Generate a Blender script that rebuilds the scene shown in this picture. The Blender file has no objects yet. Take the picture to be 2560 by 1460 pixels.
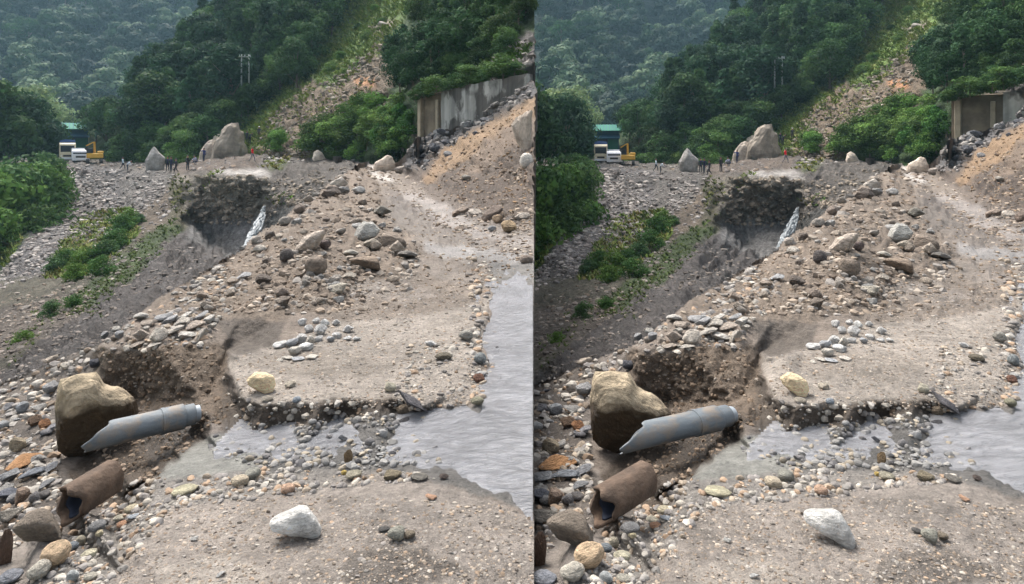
import bpy, bmesh, math, random
import numpy as np
from mathutils import Vector, Matrix
from mathutils.geometry import delaunay_2d_cdt

sc = bpy.context.scene
COL = sc.collection

# ------------------------------------------------------------------ camera, sky, sun, exposure
W_PX, H_PX = 2560.0, 1460.0        # the photograph's pixels: positions below are read off it and turned into metres
F = 1500.0                         # focal length in those pixels
HY = 375.0                         # horizon row
EYE = 1.7                          # eye height over the road
cam_d = bpy.data.cameras.new('camera')
cam = bpy.data.objects.new('camera', cam_d); COL.objects.link(cam)
cam.location = (0, 0, EYE); cam.rotation_euler = (math.radians(90), 0, 0)
cam_d.sensor_width = 36.0; cam_d.lens = F / W_PX * 36.0
cam_d.shift_y = -(H_PX / 2 - HY) / W_PX
cam_d.clip_start = 0.05; cam_d.clip_end = 6000
sc.camera = cam

SUN_EL, SUN_AZ = math.radians(58), math.radians(-35)   # azimuth from straight ahead, negative = left
world = bpy.data.worlds.new('World'); sc.world = world; world.use_nodes = True
wn = world.node_tree; wn.nodes.clear()
w_sky = wn.nodes.new('ShaderNodeTexSky'); w_sky.sky_type = 'NISHITA'; w_sky.sun_disc = False
w_sky.sun_elevation = SUN_EL; w_sky.sun_rotation = SUN_AZ
w_sky.air_density = 1.0; w_sky.dust_density = 6.0; w_sky.ozone_density = 1.0
w_hsv = wn.nodes.new('ShaderNodeHueSaturation'); w_hsv.inputs['Saturation'].default_value = 0.42   # cloud cover: a whiter sky
w_bg = wn.nodes.new('ShaderNodeBackground'); w_bg.inputs['Strength'].default_value = 0.145
w_out = wn.nodes.new('ShaderNodeOutputWorld')
wn.links.new(w_sky.outputs[0], w_hsv.inputs['Color']); wn.links.new(w_hsv.outputs[0], w_bg.inputs[0]); wn.links.new(w_bg.outputs[0], w_out.inputs[0])

sun_d = bpy.data.lights.new('sun', 'SUN'); sun_d.energy = 1.4; sun_d.angle = math.radians(22); sun_d.color = (1.0, 0.98, 0.95)
sun = bpy.data.objects.new('sun', sun_d); COL.objects.link(sun)
sdir = Vector((math.sin(SUN_AZ) * math.cos(SUN_EL), math.cos(SUN_AZ) * math.cos(SUN_EL), math.sin(SUN_EL)))
sun.rotation_euler = sdir.to_track_quat('Z', 'Y').to_euler(); sun.location = (0, 0, 60)
sc.view_settings.view_transform = 'Standard'; sc.view_settings.look = 'None'
sc.view_settings.exposure = 1.42; sc.view_settings.gamma = 1.0; sc.view_settings.use_curve_mapping = False
sc.render.engine = 'CYCLES'
sc.cycles.max_bounces = 6; sc.cycles.diffuse_bounces = 3; sc.cycles.glossy_bounces = 3
sc.cycles.transmission_bounces = 3; sc.cycles.transparent_max_bounces = 6; sc.cycles.volume_bounces = 0
sc.cycles.use_denoising = True

# ------------------------------------------------------------------ small helpers
SHIFT_PX = 1333.0                  # the same place stands twice, the second one this far to the right ...
SHIFT_PY = 4.0
KX, KZ = SHIFT_PX / F, -SHIFT_PY / F
RIGHT_MAX = 1240.0                 # the second one is cut off here by the frame

def lin(c):
    return tuple((v / 255 / 12.92 if v / 255 <= 0.04045 else ((v / 255 + 0.055) / 1.055) ** 2.4) for v in c)

def pt(px, py, Y):
    return Vector(((px - 1280) / F * Y, Y, EYE + (HY - py) / F * Y))

def noise3(P, seed=0):
    """smooth value noise in [-1,1] on an (n,3) array"""
    P = np.asarray(P, dtype=np.float64) + seed * 17.31
    i = np.floor(P).astype(np.int64); f = P - i; u = f * f * (3 - 2 * f)
    def h(a, b, c):
        n = (a * 374761393 + b * 668265263 + c * 2147483647 * 3 + seed * 974711) & 0xFFFFFFFF
        n = ((n ^ (n >> 13)) * 1274126177) & 0xFFFFFFFF
        n = ((n ^ (n >> 16)) * 2246822519) & 0xFFFFFFFF
        return ((n >> 8) & 0xFFFF) / 32767.5 - 1
    r = 0
    for dx in (0, 1):
        for dy in (0, 1):
            for dz in (0, 1):
                w = (u[:, 0] if dx else 1 - u[:, 0]) * (u[:, 1] if dy else 1 - u[:, 1]) * (u[:, 2] if dz else 1 - u[:, 2])
                r = r + w * h(i[:, 0] + dx, i[:, 1] + dy, i[:, 2] + dz)
    return r

def fbm(P, seed=0, octaves=4, gain=0.5):
    a, s, r = 1.0, 1.0, 0
    for k in range(octaves):
        r = r + a * noise3(P * s, seed + k * 7); a *= gain; s *= 2.03
    return r

def in_poly(X, Y, poly):
    inside = np.zeros(X.shape, bool); n = len(poly); j = n - 1
    for i in range(n):
        xi, yi = poly[i]; xj, yj = poly[j]
        if yi != yj:
            c = ((yi > Y) != (yj > Y)) & (X < (xj - xi) * (Y - yi) / (yj - yi) + xi)
            inside ^= c
        j = i
    return inside

def blur(A, k):
    for _ in range(k):
        p = np.pad(A, [(1, 1), (1, 1)] + [(0, 0)] * (A.ndim - 2), mode='edge')
        A = (p[:-2, 1:-1] + p[2:, 1:-1] + p[1:-1, :-2] + p[1:-1, 2:] + 2 * p[1:-1, 1:-1]) / 6
    return A

def mesh_np(name, V, faces, mat=None, smooth=True, col=None, wet=None, mats=None, midx=None):
    """faces: (n,k) int array, k 3 or 4"""
    V = np.asarray(V, dtype=np.float32); faces = np.asarray(faces, dtype=np.int32)
    me = bpy.data.meshes.new(name)
    n, k = faces.shape
    me.vertices.add(len(V)); me.vertices.foreach_set('co', V.ravel())
    me.loops.add(n * k); me.loops.foreach_set('vertex_index', faces.ravel())
    me.polygons.add(n)
    me.polygons.foreach_set('loop_start', np.arange(0, n * k, k, dtype=np.int32))
    me.polygons.foreach_set('use_smooth', np.full(n, smooth))
    me.update(calc_edges=True)
    if col is not None:
        a = me.color_attributes.new('Col', 'FLOAT_COLOR', 'POINT')
        c = np.ones((len(V), 4), dtype=np.float32); c[:, :3] = col
        a.data.foreach_set('color', c.ravel())
    if wet is not None:
        a = me.attributes.new('wet', 'FLOAT', 'POINT'); a.data.foreach_set('value', np.asarray(wet, dtype=np.float32))
    if mat: me.materials.append(mat)
    if mats:
        for m in mats: me.materials.append(m)
        me.polygons.foreach_set('material_index', np.asarray(midx, dtype=np.int32))
    me.validate()
    return me

def link(name, data, parent=None, loc=None):
    o = bpy.data.objects.new(name, data); COL.objects.link(o)
    if parent: o.parent = parent
    if loc is not None: o.location = loc
    return o

def tag(o, label=None, cat=None, group=None, kind=None):
    if label: o['label'] = label
    if cat: o['category'] = cat
    if group: o['group'] = group
    if kind: o['kind'] = kind
    return o

def halves(s, right):
    return s.replace('{h}', 'in right half' if right else 'in left half')

def copy_tree(o, parent=None):
    c = o.copy(); COL.objects.link(c)
    if parent: c.parent = parent
    for ch in o.children: copy_tree(ch, c)
    return c

def twin(root, label, cat, group=None, px=None, axis=None, face=False, narrow=False):
    """label the thing in the left half and set its twin in the right half"""
    tag(root, halves(label, 0), cat, halves(group, 0) if group else None)
    Y = root.location.y
    az = math.atan2(root.location.x, Y)
    if face: root.rotation_euler.z -= az                # it was seen end on: turn it along the line of sight
    if px is None: px = root.location.x / Y * F + 1280
    if px < RIGHT_MAX:
        c = copy_tree(root)
        c.location = (root.location.x + KX * Y, Y, root.location.z + KZ * Y)
        az2 = math.atan2(c.location.x, Y)
        if face: c.rotation_euler.z += az - az2
        if narrow:
            m2 = Matrix.Rotation(-az2, 3, 'Z') @ Matrix.Rotation(az, 3, 'Z') @ root.rotation_euler.to_matrix()
            c.rotation_euler = m2.to_euler(); c.scale.x *= math.cos(az2) / math.cos(az)
        if axis is not None:                           # long things keep their bearing on the place's own lines
            a2 = Vector((axis.x + KX * axis.y, axis.y, axis.z + KZ * axis.y))
            c.rotation_euler = a2.to_track_quat('X', 'Z').to_euler(); c.scale.x *= a2.length / axis.length
        tag(c, halves(label, 1), cat, halves(group, 1) if group else None)

# ------------------------------------------------------------------ materials
def new_mat(name):
    m = bpy.data.materials.new(name); m.use_nodes = True
    nt = m.node_tree; b = nt.nodes['Principled BSDF']
    return m, nt, b

def N(nt, kind, **kw):
    n = nt.nodes.new(kind)
    for k, v in kw.items():
        if k in n.inputs: n.inputs[k].default_value = v
        else: setattr(n, k, v)
    return n

def mul_noise(nt, src, coord, scale, lo, hi, detail=6, rough=0.6):
    """colour times a noise factor in lo..hi"""
    t = N(nt, 'ShaderNodeTexNoise'); t.inputs['Scale'].default_value = scale; t.inputs['Detail'].default_value = detail; t.inputs['Roughness'].default_value = rough
    nt.links.new(coord, t.inputs['Vector'])
    r = N(nt, 'ShaderNodeMapRange'); r.inputs['From Min'].default_value = 0.3; r.inputs['From Max'].default_value = 0.7
    r.inputs['To Min'].default_value = lo; r.inputs['To Max'].default_value = hi
    nt.links.new(t.outputs['Fac'], r.inputs['Value'])
    m = N(nt, 'ShaderNodeVectorMath', operation='SCALE')
    nt.links.new(src, m.inputs[0]); nt.links.new(r.outputs[0], m.inputs['Scale'])
    return m.outputs[0], t.outputs['Fac']

def ground_mat(name, scales, bump_s, bump_d, amp=0.35):
    m, nt, b = new_mat(name)
    geo = N(nt, 'ShaderNodeNewGeometry')
    at = N(nt, 'ShaderNodeAttribute', attribute_name='Col')
    c = at.outputs['Color']
    for s in scales:
        c, _ = mul_noise(nt, c, geo.outputs['Position'], s, 1 - amp, 1 + amp)
    wa = N(nt, 'ShaderNodeAttribute', attribute_name='wet')
    dark = N(nt, 'ShaderNodeMapRange'); dark.inputs['To Min'].default_value = 1.0; dark.inputs['To Max'].default_value = 0.62
    nt.links.new(wa.outputs['Fac'], dark.inputs['Value'])
    mm = N(nt, 'ShaderNodeVectorMath', operation='SCALE'); nt.links.new(c, mm.inputs[0]); nt.links.new(dark.outputs[0], mm.inputs['Scale'])
    nt.links.new(mm.outputs[0], b.inputs['Base Color'])
    rr = N(nt, 'ShaderNodeMapRange'); rr.inputs['To Min'].default_value = 0.95; rr.inputs['To Max'].default_value = 0.35
    nt.links.new(wa.outputs['Fac'], rr.inputs['Value']); nt.links.new(rr.outputs[0], b.inputs['Roughness'])
    b.inputs['Specular IOR Level'].default_value = 0.3
    t = N(nt, 'ShaderNodeTexNoise'); t.inputs['Scale'].default_value = bump_s; t.inputs['Detail'].default_value = 10; t.inputs['Roughness'].default_value = 0.68
    nt.links.new(geo.outputs['Position'], t.inputs['Vector'])
    bp = N(nt, 'ShaderNodeBump'); bp.inputs['Distance'].default_value = bump_d; bp.inputs['Strength'].default_value = 1.0
    nt.links.new(t.outputs['Fac'], bp.inputs['Height']); nt.links.new(bp.outputs[0], b.inputs['Normal'])
    return m

M_near = ground_mat('near_soil', (0.9, 6.0, 30.0, 110.0), 14.0, 0.07, 0.24)
M_mid = ground_mat('slope_soil', (0.25, 1.2, 4.0), 1.4, 1.3, 0.33)
M_far = ground_mat('hill_soil', (0.08, 0.5, 2.0), 0.6, 1.2, 0.3)

def rock_mat():
    m, nt, b = new_mat('rock')
    oi = N(nt, 'ShaderNodeObjectInfo'); tc = N(nt, 'ShaderNodeTexCoord')
    add = N(nt, 'ShaderNodeVectorMath', operation='ADD'); nt.links.new(tc.outputs['Object'], add.inputs[0])
    off = N(nt, 'ShaderNodeVectorMath', operation='SCALE'); off.inputs[0].default_value = (31, 17, 53)
    hs = N(nt, 'ShaderNodeSeparateColor'); nt.links.new(oi.outputs['Color'], hs.inputs[0]); nt.links.new(hs.outputs[0], off.inputs['Scale'])
    nt.links.new(off.outputs[0], add.inputs[1])
    v = add.outputs[0]
    c, _ = mul_noise(nt, oi.outputs['Color'], v, 1.1, 0.6, 1.3, 5)
    c, f2 = mul_noise(nt, c, v, 7.0, 0.78, 1.2, 8, 0.7)
    # strata and soil stain on the lower part
    st = N(nt, 'ShaderNodeTexNoise'); st.inputs['Scale'].default_value = 1.0; st.inputs['Detail'].default_value = 6
    mp = N(nt, 'ShaderNodeMapping'); mp.inputs['Scale'].default_value = (1.2, 1.2, 6.0); mp.inputs['Rotation'].default_value = (0.4, 0.5, 0)
    nt.links.new(v, mp.inputs[0]); nt.links.new(mp.outputs[0], st.inputs['Vector'])
    r = N(nt, 'ShaderNodeMapRange'); r.inputs['From Min'].default_value = 0.35; r.inputs['From Max'].default_value = 0.65; r.inputs['To Min'].default_value = 0.85; r.inputs['To Max'].default_value = 1.12
    nt.links.new(st.outputs['Fac'], r.inputs['Value'])
    sm = N(nt, 'ShaderNodeVectorMath', operation='SCALE'); nt.links.new(c, sm.inputs[0]); nt.links.new(r.outputs[0], sm.inputs['Scale'])
    nt.links.new(sm.outputs[0], b.inputs['Base Color']); b.inputs['Roughness'].default_value = 0.85; b.inputs['Specular IOR Level'].default_value = 0.3
    t = N(nt, 'ShaderNodeTexNoise'); t.inputs['Scale'].default_value = 4.0; t.inputs['Detail'].default_value = 10; t.inputs['Roughness'].default_value = 0.65
    nt.links.new(v, t.inputs['Vector'])
    bp = N(nt, 'ShaderNodeBump'); bp.inputs['Strength'].default_value = 0.8; bp.inputs['Distance'].default_value = 0.2
    nt.links.new(t.outputs['Fac'], bp.inputs['Height']); nt.links.new(bp.outputs[0], b.inputs['Normal'])
    return m
M_rock = rock_mat()

def col_mat(name, rough=0.9, scale=3.0, lo=0.75, hi=1.2, transl=0.0):
    m, nt, b = new_mat(name)
    at = N(nt, 'ShaderNodeAttribute', attribute_name='Col'); geo = N(nt, 'ShaderNodeNewGeometry')
    c, _ = mul_noise(nt, at.outputs['Color'], geo.outputs['Position'], scale, lo, hi)
    nt.links.new(c, b.inputs['Base Color']); b.inputs['Roughness'].default_value = rough; b.inputs['Specular IOR Level'].default_value = 0.25
    return m
M_gravel = col_mat('gravel', 0.8, 40.0)
M_scree = col_mat('scree', 0.9, 2.0)
M_grass = col_mat('grass', 0.8, 1.0)

def leaf_mat():
    m, nt, b = new_mat('leaves')
    oi = N(nt, 'ShaderNodeObjectInfo'); at = N(nt, 'ShaderNodeAttribute', attribute_name='Col')
    mx = N(nt, 'ShaderNodeVectorMath', operation='MULTIPLY'); nt.links.new(oi.outputs['Color'], mx.inputs[0]); nt.links.new(at.outputs['Color'], mx.inputs[1])
    nt.links.new(mx.outputs[0], b.inputs['Base Color']); b.inputs['Roughness'].default_value = 0.75; b.inputs['Specular IOR Level'].default_value = 0.1
    tr = N(nt, 'ShaderNodeBsdfTranslucent'); nt.links.new(mx.outputs[0], tr.inputs['Color'])
    ms = N(nt, 'ShaderNodeMixShader'); ms.inputs[0].default_value = 0.25
    out = nt.nodes['Material Output']
    nt.links.new(b.outputs[0], ms.inputs[1]); nt.links.new(tr.outputs[0], ms.inputs[2]); nt.links.new(ms.outputs[0], out.inputs['Surface'])
    return m
M_leaf = leaf_mat()

def plain(name, rgb, rough=0.6, metal=0.0, scale=8.0, lo=0.8, hi=1.15, bump=0.0):
    m, nt, b = new_mat(name)
    tc = N(nt, 'ShaderNodeTexCoord'); rg = N(nt, 'ShaderNodeRGB'); rg.outputs[0].default_value = (*lin(rgb), 1)
    c, f = mul_noise(nt, rg.outputs[0], tc.outputs['Object'], scale, lo, hi)
    nt.links.new(c, b.inputs['Base Color']); b.inputs['Roughness'].default_value = rough; b.inputs['Metallic'].default_value = metal
    if bump:
        bp = N(nt, 'ShaderNodeBump'); bp.inputs['Distance'].default_value = bump; bp.inputs['Strength'].default_value = 0.7
        nt.links.new(f, bp.inputs['Height']); nt.links.new(bp.outputs[0], b.inputs['Normal'])
    return m

M_bark = plain('bark', (105, 95, 82), 0.9, 0, 5)
M_palebark = plain('pale_post', (150, 155, 150), 0.8, 0, 3)

def water_mat(name, rgb, rip, rough=0.06, mud=.45):
    m, nt, b = new_mat(name); nt.nodes.remove(b); out = nt.nodes['Material Output']
    geo = N(nt, 'ShaderNodeNewGeometry')
    rg = N(nt, 'ShaderNodeRGB'); rg.outputs[0].default_value = (*lin(rgb), 1)
    c, _ = mul_noise(nt, rg.outputs[0], geo.outputs['Position'], 2.2, 0.8, 1.2, 5)
    bp = N(nt, 'ShaderNodeBump'); bp.inputs['Distance'].default_value = rip; bp.inputs['Strength'].default_value = 1.0
    t = N(nt, 'ShaderNodeTexNoise'); t.inputs['Scale'].default_value = 1.0; t.inputs['Detail'].default_value = 6; t.inputs['Roughness'].default_value = 0.62; t.inputs['Distortion'].default_value = 1.2
    mp = N(nt, 'ShaderNodeMapping'); mp.inputs['Scale'].default_value = (9, 15, 9); mp.inputs['Rotation'].default_value = (0, 0, 0.3)
    nt.links.new(geo.outputs['Position'], mp.inputs[0]); nt.links.new(mp.outputs[0], t.inputs['Vector'])
    nt.links.new(t.outputs['Fac'], bp.inputs['Height'])
    df = N(nt, 'ShaderNodeBsdfDiffuse'); nt.links.new(c, df.inputs['Color'])
    b2 = N(nt, 'ShaderNodeBump'); b2.inputs['Distance'].default_value = rip * .5; nt.links.new(t.outputs['Fac'], b2.inputs['Height']); nt.links.new(b2.outputs[0], df.inputs['Normal'])
    tp = N(nt, 'ShaderNodeBsdfTransparent'); tp.inputs['Color'].default_value = (.86, .84, .80, 1)
    gl = N(nt, 'ShaderNodeBsdfGlossy'); gl.inputs['Roughness'].default_value = rough; nt.links.new(bp.outputs[0], gl.inputs['Normal'])
    fr = N(nt, 'ShaderNodeFresnel'); fr.inputs['IOR'].default_value = 1.33; nt.links.new(bp.outputs[0], fr.inputs['Normal'])
    m1 = N(nt, 'ShaderNodeMixShader'); m1.inputs[0].default_value = mud; nt.links.new(tp.outputs[0], m1.inputs[1]); nt.links.new(df.outputs[0], m1.inputs[2])
    m2 = N(nt, 'ShaderNodeMixShader'); nt.links.new(fr.outputs[0], m2.inputs[0]); nt.links.new(m1.outputs[0], m2.inputs[1]); nt.links.new(gl.outputs[0], m2.inputs[2])
    nt.links.new(m2.outputs[0], out.inputs['Surface'])
    return m
M_water = water_mat('muddy_water', (194, 194, 197), 0.14, 0.05, .44)
M_fall = plain('falling_water', (150, 155, 156), .35, 0, 2.5, 0.45, 1.35, 0.3)

# ------------------------------------------------------------------ terrain layers
STEP = 4.3
class Layer:
    """ground read from spot heights: points (px, py, 'z'|'y', value), joined into planes between them, then roughened"""
    def __init__(self, name, ctrl, poly, base, paint, amp, amp_scale, mat, step=STEP, wetpaint=(), soft=2, paintblur=2, warp=10, soil_sat=.72, gain=.72):
        P = []
        for (px, py, k, v) in ctrl:
            Y = v if k == 'y' else F * (EYE - v) / (py - HY)
            P.append((px, py, 1.0 / Y))
        P += [(-460 if a == -150 else 1760, b, w) for a, b, w in P if a in (-150, 1400)]   # the ground goes on past the frame
        P = np.array(P)
        x0, x1 = poly_min(poly, 0), 1335.0
        y0, y1 = poly_min(poly, 1), poly_max(poly, 1)
        nx0 = math.ceil((2 - x0) / step)
        gx = 2 + step * np.arange(-nx0, round(1333 / step) + 91)
        gy = np.arange(y0, y1 + step, step)
        X, Yp = np.meshgrid(gx, gy)
        vs, es, fs, *_ = delaunay_2d_cdt([Vector((a, b)) for a, b, _ in P], [], [], 0, 1e-4)
        vp = np.array([tuple(v) for v in vs])
        vw = np.array([P[np.argmin((P[:, 0] - a) ** 2 + (P[:, 1] - b) ** 2), 2] for a, b in vp])
        D = np.full(X.shape, np.nan)
        for f in fs:
            a, b, c = vp[f[0]], vp[f[1]], vp[f[2]]
            det = (b[0] - a[0]) * (c[1] - a[1]) - (c[0] - a[0]) * (b[1] - a[1])
            if abs(det) < 1e-9: continue
            ix0, ix1 = np.searchsorted(gx, min(a[0], b[0], c[0]) - .01), np.searchsorted(gx, max(a[0], b[0], c[0]) + .01)
            iy0, iy1 = np.searchsorted(gy, min(a[1], b[1], c[1]) - .01), np.searchsorted(gy, max(a[1], b[1], c[1]) + .01)
            if ix0 >= ix1 or iy0 >= iy1: continue
            xx, yy = X[iy0:iy1, ix0:ix1], Yp[iy0:iy1, ix0:ix1]
            u = ((xx - a[0]) * (c[1] - a[1]) - (c[0] - a[0]) * (yy - a[1])) / det
            v = ((b[0] - a[0]) * (yy - a[1]) - (xx - a[0]) * (b[1] - a[1])) / det
            ok = (u >= -1e-6) & (v >= -1e-6) & (u + v <= 1 + 1e-6)
            w = vw[f[0]] * (1 - u - v) + vw[f[1]] * u + vw[f[2]] * v
            sub = D[iy0:iy1, ix0:ix1]; sub[ok] = w[ok]
        bad = np.isnan(D)
        if bad.any():                                  # outside the hull: nearest spot height
            bx, by = X[bad], Yp[bad]
            idx = np.array([np.argmin((P[:, 0] - a) ** 2 + (P[:, 1] - b) ** 2) for a, b in zip(bx, by)])
            D[bad] = P[idx, 2]
        D = blur(D, soft)
        Yd = 1.0 / D
        pos = np.stack([(X - 1280) / F * Yd, Yd, EYE + (HY - Yp) / F * Yd], -1)
        # surface normals
        dx = np.gradient(pos, axis=1); dy = np.gradient(pos, axis=0)
        nrm = np.cross(dx, dy); nrm /= np.linalg.norm(nrm, axis=-1, keepdims=True) + 1e-12
        flip = (nrm * (pos - np.array([0, 0, EYE]))).sum(-1) > 0
        nrm[flip] *= -1
        shp = X.shape
        wx = X + warp * fbm(np.stack([X / 45, Yp / 45, X * 0], -1).reshape(-1, 3), 3, 3).reshape(shp)
        wy = Yp + warp * fbm(np.stack([X / 45, Yp / 45, X * 0 + 9], -1).reshape(-1, 3), 5, 3).reshape(shp)
        def lin2(c):                                   # wet weather soil: a little greyer than the swatches
            m_ = sum(c) / 3
            return lin(tuple(m_ + (v - m_) * soil_sat for v in c))
        C = np.zeros(shp + (3,)); C[:] = lin2(base)
        A = np.full(shp, float(amp)); S = np.zeros(shp); ANG = np.zeros(shp)
        for item in paint:
            m_ = in_poly(wx, wy, item[0])
            C[m_] = lin2(item[1])
            if len(item) > 2 and item[2] is not None: A[m_] = item[2]
            if len(item) > 3: S[m_] = item[3]; ANG[m_] = item[4]
        Wt = np.zeros(shp)
        for poly_, v in wetpaint: Wt[in_poly(wx, wy, poly_)] = v
        C = blur(C, paintblur); A = blur(A, 4); Wt = blur(Wt, 9)
        # relief scales with distance so that it is a few pixels wherever it stands: near cobbly soil, far boulders
        q = np.log2(Yd)
        ns = amp_scale
        pxm = Yd / F
        rough = fbm(np.stack([X / ns, Yp / ns * 1.4, q * 2], -1).reshape(-1, 3), 11, 5, 0.6).reshape(shp)
        S = blur(S, 4)                                  # runnels: relief drawn out along the fall line
        u_, v_ = X * np.cos(ANG) + Yp * np.sin(ANG), -X * np.sin(ANG) + Yp * np.cos(ANG)
        run = fbm(np.stack([u_ / 90, v_ / 9, q * 2], -1).reshape(-1, 3), 23, 4, .6).reshape(shp)
        pos = pos + nrm * ((rough * A + run * S) * pxm)[..., None]
        C *= gain
        self.pos, self.nrm, self.gx, self.gy, self.C, self.Wt, self.step = pos, nrm, gx, gy, C, Wt, step
        keep = in_poly(X + step / 2, Yp + step / 2, poly)[:-1, :-1]
        self.name, self.mat, self.keep = name, mat, keep

    def build(self):
        for right in (0, 1):
            keep = self.keep.copy()
            if right: keep[:, self.gx[:-1] < -150] = False       # runs on a little under the first place's edge
            else: keep[:, int(np.argmin(abs(self.gx - 1335))):] = False
            ny, nx = self.pos.shape[:2]
            I = np.arange(ny * nx).reshape(ny, nx)
            q = np.stack([I[:-1, :-1], I[1:, :-1], I[1:, 1:], I[:-1, 1:]], -1)[keep]
            V = self.pos.reshape(-1, 3).copy()
            if right:
                V[:, 0] += KX * V[:, 1]; V[:, 2] += KZ * V[:, 1]
            # earth skirt under every open border, so the ground has body from the side
            e = np.concatenate([q[:, [0, 1]], q[:, [1, 2]], q[:, [2, 3]], q[:, [3, 0]]])
            key = np.sort(e, 1); kk = key[:, 0].astype(np.int64) * (ny * nx) + key[:, 1]
            u, inv, cnt = np.unique(kk, return_inverse=True, return_counts=True)
            be = e[cnt[inv] == 1]
            bv = np.unique(be); mp = {v: i for i, v in enumerate(bv)}
            low = V[bv].copy(); d = np.minimum(low[:, 1] * 0.2 + 0.9, 2.2)
            low[:, 2] -= d; low[:, 1] += d * 0.1
            base = len(V)
            sk = np.array([[a, mp_a, mp_b, b] for a, b, mp_a, mp_b in [(x, y, base + mp[x], base + mp[y]) for x, y in be]])[:, ::1]
            V = np.concatenate([V, low]); C = np.concatenate([self.C.reshape(-1, 3), self.C.reshape(-1, 3)[bv]])
            Wt = np.concatenate([self.Wt.ravel(), self.Wt.ravel()[bv] * 0])
            Fc = np.concatenate([q, sk[:, ::-1]])
            used = np.unique(Fc); rm = np.full(len(V), -1); rm[used] = np.arange(len(used))
            o = link(self.name, mesh_np(self.name, V[used], rm[Fc], self.mat, True, C[used], Wt[used]))
            tag(o, kind='structure')

    def at(self, px, py):
        fx = np.clip((px - self.gx[0]) / self.step, 0, len(self.gx) - 1.001)
        fy = np.clip((py - self.gy[0]) / self.step, 0, len(self.gy) - 1.001)
        i, j = int(fx), int(fy); u, v = fx - i, fy - j
        p = self.pos
        q = (p[j, i] * (1 - u) + p[j, i + 1] * u) * (1 - v) + (p[j + 1, i] * (1 - u) + p[j + 1, i + 1] * u) * v
        return q, self.nrm[j, i], self.C[j, i]

def poly_min(p, k): return min(a[k] for a in p)
def poly_max(p, k): return max(a[k] for a in p)

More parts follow.
